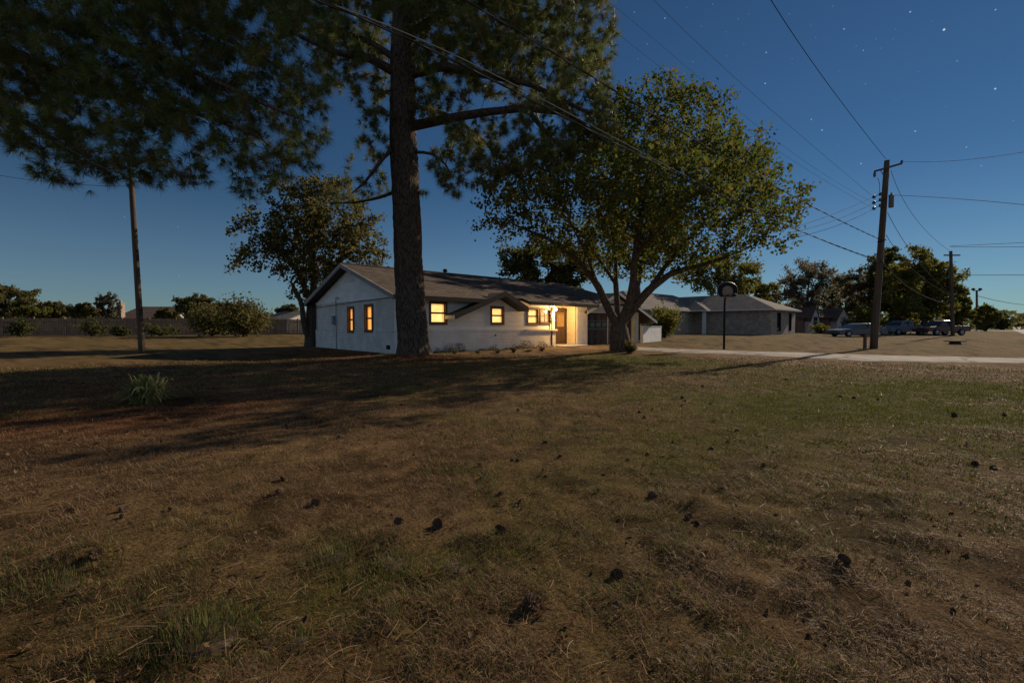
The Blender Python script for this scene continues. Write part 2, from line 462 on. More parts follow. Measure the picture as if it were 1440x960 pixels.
class MB:
    def __init__(self):
        self.v = []; self.f = []; self.m = []

    def add(self, vs, fs, mi=0):
        k = len(self.v)
        self.v.extend([tuple(p) for p in vs])
        for f in fs:
            self.f.append([i + k for i in f]); self.m.append(mi)

    def box(self, x0, x1, y0, y1, z0, z1, mi=0):
        vs = [(x0, y0, z0), (x1, y0, z0), (x1, y1, z0), (x0, y1, z0), (x0, y0, z1), (x1, y0, z1), (x1, y1, z1), (x0, y1, z1)]
        self.add(vs, [(0, 3, 2, 1), (4, 5, 6, 7), (0, 1, 5, 4), (1, 2, 6, 5), (2, 3, 7, 6), (3, 0, 4, 7)], mi)

    def slab(self, poly, dz, mi=0, mi_side=None):
        """a sloping polygon with its underside dz lower"""
        n = len(poly)
        vs = [tuple(p) for p in poly] + [(p[0], p[1], p[2] - dz) for p in poly]
        self.add(vs, [list(range(n))], mi)
        self.add([vs[i + n] for i in range(n)], [list(range(n))[::-1]], mi if mi_side is None else mi_side)
        for i in range(n):
            j = (i + 1) % n
            self.add([vs[i], vs[i + n], vs[j + n], vs[j]], [(0, 1, 2, 3)], mi if mi_side is None else mi_side)

    def tube(self, pts, rad, n=6, mi=0, caps=True):
        pts = [Vector(p) for p in pts]
        if not hasattr(rad, '__len__'): rad = [rad] * len(pts)
        rings = []
        prev = None
        for i, p in enumerate(pts):
            d = (pts[min(i + 1, len(pts) - 1)] - pts[max(i - 1, 0)])
            if d.length < 1e-9: d = Vector((0, 0, 1))
            d.normalize()
            if prev is None:
                a = Vector((1, 0, 0)) if abs(d.x) < .8 else Vector((0, 1, 0))
            else:
                a = prev
            s = (a - d * a.dot(d)).normalized(); t = d.cross(s)
            prev = s
            rings.append([p + (s * math.cos(2 * math.pi * k / n) + t * math.sin(2 * math.pi * k / n)) * rad[i] for k in range(n)])
        base = len(self.v)
        for r in rings: self.v.extend([tuple(q) for q in r])
        for i in range(len(rings) - 1):
            for k in range(n):
                a = base + i * n + k; b_ = base + i * n + (k + 1) % n
                self.f.append([a, b_, b_ + n, a + n]); self.m.append(mi)
        if caps:
            self.f.append([base + k for k in range(n)][::-1]); self.m.append(mi)
            e = base + (len(rings) - 1) * n
            self.f.append([e + k for k in range(n)]); self.m.append(mi)

    def lathe(self, prof, c=(0, 0, 0), n=12, mi=0):
        self.tube([(c[0], c[1], c[2] + z) for r, z in prof], [max(r, 1e-4) for r, z in prof], n, mi)

    def build(self, name, mats, parent=None, smooth=False, loc=None, bevel=0):
        me = bpy.data.meshes.new(name)
        me.from_pydata(self.v, [], self.f)
        if not isinstance(mats, (list, tuple)): mats = [mats]
        for m in mats: me.materials.append(m)
        me.polygons.foreach_set('material_index', self.m)
        if smooth: me.polygons.foreach_set('use_smooth', [True] * len(self.f))
        me.update()
        o = bpy.data.objects.new(name, me)
        link(o)
        if parent: o.parent = parent
        if loc is not None: o.location = loc
        if bevel:
            bv = o.modifiers.new('bevel', 'BEVEL'); bv.width = bevel; bv.segments = 2; bv.limit_method = 'ANGLE'
        return o


def np_mesh(name, V, nper_faces, material, parent=None, tint=None, smooth=False):
    """V (n,3); nper_faces: list of (array of faces (m,k)); tint (n,3)"""
    me = bpy.data.meshes.new(name)
    V = np.asarray(V, np.float32)
    me.vertices.add(len(V)); me.vertices.foreach_set('co', V.ravel())
    loops = np.concatenate([f.ravel() for f in nper_faces]).astype(np.int32)
    tot = np.concatenate([np.full(len(f), f.shape[1]) for f in nper_faces]).astype(np.int32)
    st = np.concatenate([[0], np.cumsum(tot)[:-1]]).astype(np.int32)
    me.loops.add(len(loops)); me.loops.foreach_set('vertex_index', loops)
    me.polygons.add(len(tot)); me.polygons.foreach_set('loop_start', st)
    if smooth: me.polygons.foreach_set('use_smooth', np.ones(len(tot), bool))
    me.update(calc_edges=True)
    if tint is not None:
        a = me.color_attributes.new('tint', 'FLOAT_COLOR', 'POINT')
        c = np.ones((len(V), 4), np.float32); c[:, :3] = tint
        a.data.foreach_set('color', c.ravel())
    me.materials.append(material)
    o = bpy.data.objects.new(name, me); link(o)
    if parent: o.parent = parent
    return o


def unit(a):
    return a / np.maximum(np.linalg.norm(a, axis=-1, keepdims=True), 1e-9)


# ------------------------------------------------------------------ trees
def grow(seed, seed_parent, pts, step, kill, maxit=150, jitter=.25, up=0.0, rng=RNG):
    """branches that reach for the points of the crown"""
    pos = [np.array(p, float) for p in seed]; par = list(seed_parent)
    P = np.array(pts, float)
    S = np.array(pos)
    near = np.zeros(len(P), int); dist = np.full(len(P), 1e9)
    for i in range(0, len(S)):
        d = np.linalg.norm(P - S[i], axis=1)
        k = d < dist; near[k] = i; dist[k] = d[k]
    alive = dist > kill
    kids = {}
    for it in range(maxit):
        idx = np.nonzero(alive)[0]
        if len(idx) == 0: break
        A = np.array(pos)
        dirs = unit(P[idx] - A[near[idx]])
        acc = np.zeros((len(pos), 3)); cnt = np.zeros(len(pos))
        np.add.at(acc, near[idx], dirs); np.add.at(cnt, near[idx], 1)
        src = np.nonzero(cnt)[0]
        new = []
        for s in src:
            d = acc[s] / cnt[s]
            n = np.linalg.norm(d)
            if n < .05: d = rng.normal(size=3); n = np.linalg.norm(d)
            d = d / n + rng.normal(size=3) * jitter + np.array([0, 0, up])
            d /= np.linalg.norm(d)
            q = A[s] + d * step
            if s in kids and any(np.linalg.norm(q - pos[c]) < step * .35 for c in kids[s]):
                continue
            new.append((q, s))
        if not new: break
        for q, s in new:
            pos.append(q); par.append(s); kids.setdefault(s, []).append(len(pos) - 1)
            d = np.linalg.norm(P - q, axis=1)
            k = d < dist; near[k] = len(pos) - 1; dist[k] = d[k]
        alive &= dist > kill
        if len(pos) > 16000: break
    return np.array(pos), np.array(par)


def radii(par, tip, n=2.4, floor=None):
    r = np.zeros(len(par))
    for i in range(len(par) - 1, -1, -1):
        r[i] = tip if r[i] == 0 else r[i] ** (1 / n)
        if floor is not None and i in floor: r[i] = max(r[i], floor[i])
        p = par[i]
        if p >= 0: r[p] += r[i] ** n
    return r


def wood(name, pos, par, r, material, parent, base=None, big=10, skip=None, rmin=0.0):
    kids = [[] for _ in par]
    for i, p in enumerate(par):
        if p >= 0: kids[p].append(i)
    mb = MB()
    roots = [i for i, p in enumerate(par) if p < 0]
    stack = [(i, None) for i in roots]
    while stack:
        i, start = stack.pop()
        chain = [] if start is None else [start]
        rr = [] if start is None else [min(r[start], r[i] * 1.15)]
        while True:
            chain.append(i); rr.append(r[i])
            if not kids[i]: break
            ks = sorted(kids[i], key=lambda k: -r[k])
            for k in ks[1:]: stack.append((k, i))
            i = ks[0]
        if len(chain) < 2: continue
        if max(rr) < rmin: continue
        p = pos[chain].copy()
        if len(p) > 3:
            p[1:-1] = p[1:-1] * .5 + (p[:-2] + p[2:]) * .25
        rr[-1] *= .5
        m = max(rr)
        n = big if m > .12 else 6 if m > .04 else 4 if m > .012 else 3
        mb.tube(p, rr, n, caps=False)
    o = mb.build(name, material, parent, smooth=True)
    return o


def shift(o, base):
    """mesh coordinates relative to the thing's base"""
    me = o.data
    n = len(me.vertices); c = np.empty(n * 3, np.float32); me.vertices.foreach_get('co', c)
    c = c.reshape(-1, 3) - np.asarray(base, np.float32)
    me.vertices.foreach_set('co', c.ravel()); me.update()


def leaf_mesh(name, C, size, material, parent, cols, droop=.4, rng=RNG, fold=.25, aspect=.75, outward=None):
    n = len(C)
    d = rng.normal(size=(n, 3)); d[:, 2] -= droop
    if outward is not None: d += outward
    d = unit(d)
    nrm = unit(np.cross(d, rng.normal(size=(n, 3))))
    nrm = np.where(nrm[:, 2:3] < 0, -nrm, nrm)
    s = unit(np.cross(d, nrm))
    L = (size * rng.uniform(.65, 1.25, n))[:, None]
    a = C - d * L * .5; b = C + s * L * aspect * .5 + nrm * L * fold * .5
    c = C + d * L * .5; e = C - s * L * aspect * .5 + nrm * L * fold * .5
    V = np.stack([a, b, c, e], 1).reshape(-1, 3)
    i = np.arange(n) * 4
    T = np.repeat(cols, 4, 0)
    return np_mesh(name, V, [np.stack([i, i + 1, i + 2], 1), np.stack([i, i + 2, i + 3], 1)], material, parent, T)


def pick_cols(n, pal, rng=RNG, jitter=.25):
    pal = np.array(pal)
    k = rng.integers(0, len(pal), n)
    return pal[k] * rng.uniform(1 - jitter, 1 + jitter, (n, 1))


def blob_pts(blobs, Y, n_per, rng=RNG):
    """blobs: (px, py, rx, ry, dY, rdepth); points uniform within each ellipsoid"""
    out = []
    for px, py, rx, ry, dY, rd in blobs:
        c = at(px, py, Y + dY); s = (Y + dY) / F
        vol = rx * s * ry * s * rd
        n = max(6, int(n_per * vol))
        u = unit(rng.normal(size=(n, 3))) * (rng.uniform(0, 1, (n, 1)) ** (1 / 2.6))
        out.append(c + u * np.array([rx * s, rd, ry * s]))
    return np.concatenate(out)


def poly_nodes(seed, par, pts, start, step):
    """append a limb along pts from node start"""
    last = start
    p0 = np.array(seed[start])
    for p in pts:
        p = np.array(p, float)
        n = max(1, int(round(np.linalg.norm(p - p0) / step)))
        for k in range(1, n + 1):
            seed.append(p0 + (p - p0) * k / n); par.append(last); last = len(seed) - 1
        p0 = p
    return last


def leaf_centres(pos, par, r, rmax, per, spread, rng=RNG):
    k = np.nonzero(r < rmax)[0]
    k = k[par[k] >= 0]
    C = np.repeat(pos[k], per, 0)
    back = np.repeat(pos[par[k]], per, 0)
    C = C + (back - C) * rng.uniform(0, 1, (len(C), 1)) + rng.normal(size=C.shape) * spread
    return C


def needle_mesh(name, pos, par, r, rmax, tufts, per, length, width, material, parent, pal, rng=RNG, cone=1.0):
    k = np.nonzero(r < rmax)[0]; k = k[par[k] >= 0]
    k = np.repeat(k, tufts)
    d = unit(pos[k] - pos[par[k]])
    p = pos[k] - (pos[k] - pos[par[k]]) * rng.uniform(0, 1, (len(k), 1)) + rng.normal(size=(len(k), 3)) * .05
    d = unit(d + rng.normal(size=d.shape) * .45 + np.array([0, 0, .25]))
    tc = pick_cols(len(k), pal, rng)
    D = np.repeat(d, per, 0); B = np.repeat(p, per, 0)
    nd = unit(D * .75 + unit(rng.normal(size=D.shape)) * cone + np.array([0, 0, -.12]))
    L = (length * rng.uniform(.6, 1.15, len(B)))[:, None]
    s = unit(np.cross(nd, rng.normal(size=nd.shape))) * width
    tip = B + nd * L + np.array([0, 0, -.06]) * L
    V = np.stack([B + s * .5 + nd * .02, B - s * .5 + nd * .02, tip], 1).reshape(-1, 3)
    i = np.arange(len(B)) * 3
    return np_mesh(name, V, [np.stack([i, i + 1, i + 2], 1)], material, parent, np.repeat(np.repeat(tc, per, 0), 3, 0))


def finish(o, base):
    shift(o, base)
    return o

# ================================================================== THE SETTING: ground, drive, street
def build_ground():
    r1 = np.geomspace(.35, 16, 300); r2 = np.geomspace(16, 4000, 92)[1:]
    rr = np.concatenate([r1, r2]); na = 640
    a = np.linspace(0, 2 * np.pi, na, endpoint=False)
    X = np.outer(rr, np.cos(a)).ravel(); Y = np.outer(rr, np.sin(a)).ravel()
    X = np.concatenate([[0.0], X]); Y = np.concatenate([[0.0], Y])
    Z = gz(X, Y)
    C = lawn_colour(X, Y)
    i, j = np.meshgrid(np.arange(len(rr) - 1), np.arange(na), indexing='ij')
    j2 = (j + 1) % na
    Q = np.stack([1 + i * na + j, 1 + (i + 1) * na + j, 1 + (i + 1) * na + j2, 1 + i * na + j2], -1).reshape(-1, 4)
    jj = np.arange(na)
    T = np.stack([np.zeros(na, int), 1 + jj, 1 + (jj + 1) % na], -1)
    o = np_mesh('ground', np.stack([X, Y, Z], 1), [Q, T], LAWN, None, C, smooth=True)
    props(o, 'broad dry lawn of brown and green grass', 'lawn', kind='structure')


build_ground()


def ribbon(name, left, right, material, lift, label, cat, sub=14, edge=.28):
    """a paved strip that follows the ground, with a little irregular edge"""
    L = np.array(left); Rr = np.array(right)
    V = []
    n = 0
    rows = []
    for k in range(len(L) - 1):
        for s in range(sub):
            t = s / sub
            rows.append((L[k] * (1 - t) + L[k + 1] * t, Rr[k] * (1 - t) + Rr[k + 1] * t))
    rows.append((L[-1], Rr[-1]))
    m = 7
    for i, (a, b) in enumerate(rows):
        w = edge * (vnoise(np.array([i * .45]), np.array([3.0]), 4)[0] - .5) * 2
        w2 = edge * (vnoise(np.array([i * .45]), np.array([9.0]), 4)[0] - .5) * 2
        d = (b - a) / np.linalg.norm(b - a)
        a2 = a + d * w; b2 = b + d * w2
        for q in range(m):
            p = a2 + (b2 - a2) * q / (m - 1)
            V.append((p[0], p[1], 0))
    V = np.array(V, float)
    V[:, 2] = gz(V[:, 0], V[:, 1]) + lift
    V[::m, 2] -= .09; V[m - 1::m, 2] -= .09
    i, j = np.meshgrid(np.arange(len(rows) - 1), np.arange(m - 1), indexing='ij')
    Q = np.stack([i * m + j, i * m + j + 1, (i + 1) * m + j + 1, (i + 1) * m + j], -1).reshape(-1, 4)
    o = np_mesh(name, V, [Q], material)
    return props(o, label, cat, kind='structure')


AX = R(43)
U = np.array([math.cos(AX), math.sin(AX)]); VV = np.array([-math.sin(AX), math.cos(AX)])
dl = [gp(895, 487.5), gp(950, 490.5), gp(1100, 494.5), gp(1250, 499.5), gp(1330, 501.0), gp(1440, 503)]
dr = [gp(895, 494), gp(990, 497.5), gp(1090, 502), gp(1210, 508), gp(1320, 510), gp(1440, 511)]
e = (dl[-1] - dl[-2]); e = e / np.linalg.norm(e)
dl.append(dl[-1] + e * 5.5 + np.array([.5, .6, 0])); dr.append(dr[-1] + e * 8)
ribbon('driveway', [p[:2] for p in dl], [p[:2] for p in dr], DRIVE, .03, 'pale cracked concrete driveway crossing the lawn to the garage', 'driveway')
s0 = gp(1440, 488)[:2]
st_l = [s0 - U * 30, s0, s0 + U * 45, s0 + U * 420]
st_w = np.array([U[1], -U[0]]) * 8
ribbon('street', st_l, [p + st_w for p in st_l], ASPHALT, .02, 'grey street running away past the lawn', 'street', sub=30, edge=.08)
c0 = at(1300, 466, 78)[:2]
ribbon('cross_street', [np.array([60., 98.]), np.array([190., 100.])], [np.array([60., 92.]), np.array([190., 93.])], CONCRETE, .03, 'pale far side street beyond the parked cars', 'street', sub=12)

# ================================================================== WHITE HOUSE
HC = gp(558, 498)
house = empty('white_house', (HC[0], HC[1], 0), AX, 'long low white brick ranch house with lit windows and a dappled brown shingle roof', 'house')
_u = np.array([U[0], U[1], 0]); _v = np.array([VV[0], VV[1], 0])


def loc_h(p, c=None):
    q = p - (HC if c is None else c)
    return np.array([q @ _u, q @ _v, p[2]])


def hl(px, py, y=0.0, c=None):
    o = loc_h(CAM, c); d = ray(px, py); d = np.array([d @ _u, d @ _v, d[2]])
    t = (y - o[1]) / d[1]; p = o + d * t
    return p[0], p[2]


def hg(px, py, x=0.0, c=None):
    o = loc_h(CAM, c); d = ray(px, py); d = np.array([d @ _u, d @ _v, d[2]])
    t = (x - o[0]) / d[0]; p = o + d * t
    return p[1], p[2]


W = 9.2           # depth of the house
L1 = 9.98         # corner where the porch begins
L2 = 11.8         # porch's inner side
L3 = 12.93        # end of the white pier
GA = 18.75        # end of the garage
ZW = 2.46         # wall top
RS = .337         # roof slope


def rz(y):
    return 2.46 + RS * (min(y, W - y) + .6)


def holed(mb, along, n0, n1, a0, a1, z0, z1, holes, mi=0):
    """a wall between n0 (outer face) and n1, pierced by holes (a0,a1,z0,z1)"""
    As = sorted(set([a0, a1] + [h[0] for h in holes] + [h[1] for h in holes]))
    Zs = sorted(set([z0, z1] + [h[2] for h in holes] + [h[3] for h in holes]))

    def P(a, n, z):
        return (a, n, z) if along == 'x' else (n, a, z)
    for i in range(len(As) - 1):
        for j in range(len(Zs) - 1):
            ca = (As[i] + As[i + 1]) / 2; cz = (Zs[j] + Zs[j + 1]) / 2
            if any(h[0] < ca < h[1] and h[2] < cz < h[3] for h in holes): continue
            for n in (n0, n1):
                mb.add([P(As[i], n, Zs[j]), P(As[i + 1], n, Zs[j]), P(As[i + 1], n, Zs[j + 1]), P(As[i], n, Zs[j + 1])], [(0, 1, 2, 3)], mi)
    for (b0, b1, c0_, c1_) in list(holes) + [(a0, a1, z0, z1)]:
        mb.add([P(b0, n0, c0_), P(b0, n1, c0_), P(b0, n1, c1_), P(b0, n0, c1_)], [(0, 1, 2, 3)], mi)
        mb.add([P(b1, n0, c0_), P(b1, n1, c0_), P(b1, n1, c1_), P(b1, n0, c1_)], [(0, 1, 2, 3)], mi)
        mb.add([P(b0, n0, c0_), P(b0, n1, c0_), P(b1, n1, c0_), P(b1, n0, c0_)], [(0, 1, 2, 3)], mi)
        mb.add([P(b0, n0, c1_), P(b0, n1, c1_), P(b1, n1, c1_), P(b1, n0, c1_)], [(0, 1, 2, 3)], mi)


GLOW = glow_mat('curtain_glow', (1.0, .68, .25), (.95, .50, .14), 1.6)
GLOW2 = glow_mat('folded_curtain_glow', (1.0, .50, .13), (.85, .33, .06), 1.15, vert=True)
GLOW3 = glow_mat('blind_glow', (1.0, .66, .27), (.8, .47, .16), 1.3, rows=1, row=.16)


def window(along, n, a0, a1, z0, z1, pane_mat, rail=True, mull=False, parent=None, frame_mat=None, out=.05, fw=.09):
    """brown frame set in its opening, meeting rail, lit pane behind"""
    parent = parent or house
    mb = MB()

    def B(a, b, n0, n1, z, zz, m=mb):
        if along == 'x': m.box(a, b, n0, n1, z, zz)
        else: m.box(n0, n1, a, b, z, zz)
    B(a0, a0 + fw, n - out, n + .1, z0, z1); B(a1 - fw, a1, n - out, n + .1, z0, z1)
    B(a0 + fw, a1 - fw, n - out - .004, n + .096, z1 - fw, z1 - .002); B(a0 + fw, a1 - fw, n - out - .004, n + .096, z0 + .002, z0 + fw)
    f = mb.build('window', frame_mat or FRAME_BROWN, parent)
    mb = MB()
    zm = (z0 + z1) / 2
    s = .035
    for q0, q1, dn in ((z0 + fw, zm, .02), (zm, z1 - fw, .045)):
        B(a0 + fw + .002, a0 + fw + s, n + dn, n + dn + .022, q0, q1, mb); B(a1 - fw - s, a1 - fw - .002, n + dn, n + dn + .022, q0, q1, mb)
        B(a0 + fw + s, a1 - fw - s, n + dn - .003, n + dn + .019, q0, q0 + s + .01, mb); B(a0 + fw + s, a1 - fw - s, n + dn - .003, n + dn + .019, q1 - s, q1, mb)
    if mull:
        am = (a0 + a1) / 2
        B(am - .02, am + .02, n + .012, n + .04, z0 + fw, z1 - fw, mb)
    mb.build('sash', frame_mat or FRAME_BROWN, f)
    mb = MB()
    B(a0 + .03, a1 - .03, n + .085, n + .095, z0 + .03, z1 - .03, mb)
    mb.build('pane', pane_mat, f)
    return f


zA0, zA1 = 1.24, 2.30
wins = [('A', 1.60, 2.56, zA0, zA1, GLOW), ('B', 5.17, 6.08, 1.24, 2.18, GLOW), ('C', 7.72, 8.64, 1.24, 2.18, GLOW), ('D', 8.70, 9.62, 1.28, 2.18, GLOW3)]
WL = .98           # top of the brick part of the wall
mb = MB(); holed(mb, 'x', 0, .2, 0, L1, WL, ZW, [(w[1], w[2], w[3], w[4]) for w in wins])
mb.add([(3.6, .004, ZW - .01), (7.6, .004, ZW - .01), (6.2, .004, 2.78)], [(0, 1, 2)])
mb.build('wall', SIDING, house)
mb = MB(); mb.box(-.02, L1 + .02, -.055, .2, -.25, WL - .05); mb.box(-.02, L1 + .03, -.075, .2, WL - .047, WL)
mb.build('brick_base', WHITE_BRICK, house)
# porch recess, pier and garage side
mb = MB(); mb.box(L1 - .18, L1, .2, .70, -.2, ZW); mb.build('porch_side_wall', CREAM, house)
mb = MB(); mb.box(L1, L2, .70, .85, -.2, ZW); mb.build('porch_back_wall', CREAM, house)
mb = MB(); mb.box(L2, L2 + .14, .0, .70, -.2, ZW); mb.build('porch_side_wall', CREAM, house)
mb = MB(); mb.box(L2 + .142, L3, -.05, .2, -.25, 2.15); mb.build('pier', WHITE_BRICK, house)
mb = MB(); mb.box(L2 + .142, L3, -.03, .2, 2.152, ZW); mb.build('pier_header', SIDING, house)
mb = MB(); mb.box(L1, L2, -.35, .71, 2.36, 2.40); mb.build('porch_ceiling', TRIM_WHITE, house)
# front door and screen in the recess
d0 = L1 + .80
mb = MB(); mb.box(d0 - .09, d0, 0.620, 0.695, 0.06, 2.18); mb.box(d0 + .9, d0 + .99, 0.620, 0.695, .06, 2.18); mb.box(d0 - .09, d0 + .99, 0.622, 0.693, 2.182, 2.27)
fd = mb.build('door', TRIM_DARK, house)
mb = MB(); mb.box(d0 + .003, d0 + .897, 0.645, 0.690, .07, 2.175)
for (a, b, z, zz) in ((.12, .42, .2, .95), (.5, .8, .2, .95)):
    mb.box(d0 + a, d0 + b, 0.633, 0.647, z, zz)
mb.build('door_leaf', DOOR_BROWN, fd, bevel=.006)
mb = MB(); mb.box(d0 + .14, d0 + .76, 0.638, 0.646, 1.15, 2.0); mb.build('glass', GLOW2, fd)
mb = MB(); mb.lathe([(.0, 0), (.03, .01), (.03, .05), (0, .06)], (0, 0, 0), 10); k = mb.build('handle', METAL_GREY, fd); k.location = (d0 + .83, 0.640, 1.05); k.rotation_euler = (R(90), 0, 0)
mb = MB(); mb.box(L1 + .02, L2 + .3, -.75, -.06, -.2, .07); mb.box(L1 + .02, L2 - .02, -.055, .69, -.2, .10)
mb.build('porch_step', CONCRETE, house, bevel=.015)
mb = MB(); mb.tube([(L1 - .35, -.10, 2.36), (L1 - .35, -.10, .1), (L1 - .35, -.22, .03)], .035, 6); mb.build('downspout', TRIM_DARK, house)
# porch lamp: bracket and glowing globe
lx, lzz = 9.86, 2.12
mb = MB(); mb.box(lx - .05, lx + .05, -.025, 0.0, lzz - .08, lzz + .1); mb.tube([(lx, -.02, lzz + .06), (lx, -.12, lzz + .10), (lx, -.16, lzz + .085)], .012, 6)
lamp = mb.build('porch_lamp', METAL_DARK, house)
mG, ntG, bG, oG = nodes_of('lamp_globe')
eG = N(ntG, 'ShaderNodeEmission', Strength=16); eG.inputs[0].default_value = (1, .58, .2, 1); ntG.links.new(eG.outputs[0], oG.inputs[0])
mb = MB(); mb.lathe([(.02, .09), (.05, .08), (.085, .05), (.095, 0), (.075, -.06), (.03, -.085), (.0, -.09)], (0, 0, 0), 14)
g = mb.build('lamp_globe', mG, lamp, smooth=True); g.location = (lx, -.16, lzz)

# gable end
gw = [(4.12, 4.86, .84, 2.15), (2.10, 2.96, .88, 2.20)]
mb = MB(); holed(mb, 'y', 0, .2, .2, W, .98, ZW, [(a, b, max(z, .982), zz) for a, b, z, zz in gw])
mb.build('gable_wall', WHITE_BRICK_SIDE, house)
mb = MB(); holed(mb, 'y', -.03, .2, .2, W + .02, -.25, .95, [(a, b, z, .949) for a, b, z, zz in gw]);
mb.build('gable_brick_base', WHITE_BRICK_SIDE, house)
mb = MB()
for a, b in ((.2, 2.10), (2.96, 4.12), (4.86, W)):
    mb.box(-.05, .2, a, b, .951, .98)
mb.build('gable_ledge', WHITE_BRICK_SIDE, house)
for a, b, z, zz in gw:
    window('y', 0, a, b, z, zz, GLOW2, out=.06, fw=.10)
for w in wins:
    window('x', 0, w[1], w[2], w[3], w[4], w[5], mull=(w[0] == 'D'))
mb = MB(); mb.box(L1 - 2.45, L1 + .06, -.16, -.08, WL - .06, WL + .02); mb.build('window_sill', TRIM_WHITE, house)
mb = MB(); mb.add([(-.012, 0.0, ZW - .02), (-.012, W, ZW - .02), (-.012, W / 2, rz(W / 2) - .18), (.15, 0, ZW - .02), (.15, W, ZW - .02), (.15, W / 2, rz(W / 2) - .18)], [(0, 1, 2), (3, 5, 4), (0, 3, 4, 1), (1, 4, 5, 2), (2, 5, 3, 0)])
mb.box(-.03, 0, .0, W, ZW - .06, ZW + .03)
mb.build('gable_peak', SIDING_GABLE, house)
mb = MB()
for k in range(6):
    mb.box(-.035, -.013, W / 2 - .55 + k * .08, W / 2 + .55 - k * .08, 3.35 + k * .085, 3.38 + k * .085)
mb.build('gable_vent', TRIM_WHITE, house)
mb = MB(); mb.box(.0, .2, W - .2, W, -.2, ZW); mb.box(0, 17.0, W - .2, W, -.2, ZW); mb.build('rear_wall', WHITE_BRICK, house)

# conduit and meter on the gable, service mast, base vents
mb = MB(); mb.tube([(-.07, 6.2, -.1), (-.07, 6.2, 2.66)], .022, 6); mb.box(-.17, -.03, 6.32, 6.58, 1.25, 1.72); mb.tube([(-.07, 6.2, 2.62), (-.09, 6.0, 2.66), (-.09, 5.8, 2.60)], .02, 6)
mb.build('electric_meter', METAL_GREY, house)
mb = MB(); mb.tube([(-.06, W, 2.22), (-.06, 4.5, 2.33), (-.06, .1, 2.42)], .014, 5); mb.build('wall_cable', WIRE_DARK, house)
mb = MB(); mb.box(-.04, -.031, .5, .85, .18, .36); mb.build('wall_vent', METAL_DARK, house)
mb = MB(); mb.lathe([(.045, 0), (.05, .03), (.02, .05)], (0, 0, 0), 8); k = mb.build('hose_tap', METAL_DARK, house); k.location = (5.45, -.06, .72); k.rotation_euler = (R(90), 0, 0)

# roof
XR = 15.6
RI = [(-.45, -.6), (18.3, -.6)]
zr = rz(W / 2)
ye = -.6
mb = MB()
T_ = .15
z0_ = rz(0)
mb.slab([(-.45, 0, z0_), (18.9, 0, z0_), (16.6, W / 2, zr), (-.45, W / 2, zr)], T_, 0, 1)
mb.slab([(16.6, W / 2, zr), (20.6, W + .6, rz(-.6)), (-.45, W + .6, rz(-.6)), (-.45, W / 2, zr)][::-1], T_, 0, 1)
mb.slab([(20.6, W + .6, rz(-.6)), (16.6, W / 2, zr), (18.9, 0, z0_)], T_, 0, 1)
mb.slab([(-.45, ye, rz(ye)), (4.55, ye, rz(ye)), (4.55, -.001, z0_ - .001), (-.45, -.001, z0_ - .001)], T_, 0, 1)
mb.slab([(7.35, ye, rz(ye)), (13.35, ye, rz(ye)), (13.35, -.001, z0_ - .001), (7.35, -.001, z0_ - .001)], T_, 0, 1)
roof = mb.build('roof', [SHINGLE, TRIM_DARK], house)
mb = MB()
mb.tube([(-.45, W / 2, zr + .01), (16.6, W / 2, zr + .01)], .06, 6); mb.build('ridge_cap', SHINGLE, roof)
mb = MB()
for s in (1, -1):
    y0 = W / 2; y1 = -.62 if s > 0 else W + .62
    mb.slab([(-.50, y0, zr + .02), (-.452, y0, zr + .02), (-.452, y1, rz(-.62) + .02), (-.50, y1, rz(-.62) + .02)], .20)
mb.build('barge_board', TRIM_GREY, roof)
for ga, gb in ((-.45, 4.55), (7.35, 13.35)):
    mb = MB(); mb.box(ga, gb, -.64, -.602, rz(ye) - .17, rz(ye) + .015); mb.build('gutter', TRIM_DARK, roof)
yv = 5.3
vx = hl(626, 380, yv)[0]
mb = MB(); mb.lathe([(.075, -.3), (.075, .42), (.14, .44), (.15, .50), (.09, .60), (.0, .61)], (vx, yv, rz(yv)), 10); mb.build('vent_pipe', METAL_DARK, roof)
# small front gable
ap = hl(711, 410.5, -.75); lf = hl(640, 442, -.75); rf = hl(743, 433, -.75)
mb = MB()
yb = .55
for (q, ax_) in ((lf, 1), (rf, -1)):
    P4 = [(q[0], -.75, q[1]), (ap[0], -.75, ap[1]), (ap[0], yb, ap[1]), (q[0], yb if ax_ < 0 else -.001, q[1])]
    if ax_ < 0: P4 = P4[::-1]
    mb.slab(P4, .17, 0, 1)
sg = mb.build('entry_gable', [SHINGLE, TRIM_DARK], house)
mb = MB()
for q in (lf, rf):
    mb.slab([(q[0], -.79, q[1] + .03), (ap[0], -.79, ap[1] + .03), (ap[0], -.752, ap[1] + .03), (q[0], -.752, q[1] + .03)], .24)
mb.build('barge_board', TRIM_DARK, sg)
mb = MB(); mb.box(lf[0] - .03, lf[0] + .25, -.74, -.02, lf[1] - .20, lf[1] - .04); mb.build('rake_end', TRIM_WHITE, sg)

# garage wing
gr_x = 15.9; gr_z = 3.36; gsl = .385
gy = -.35
mb = MB()


def gzr(x): return gr_z - gsl * abs(x - gr_x)


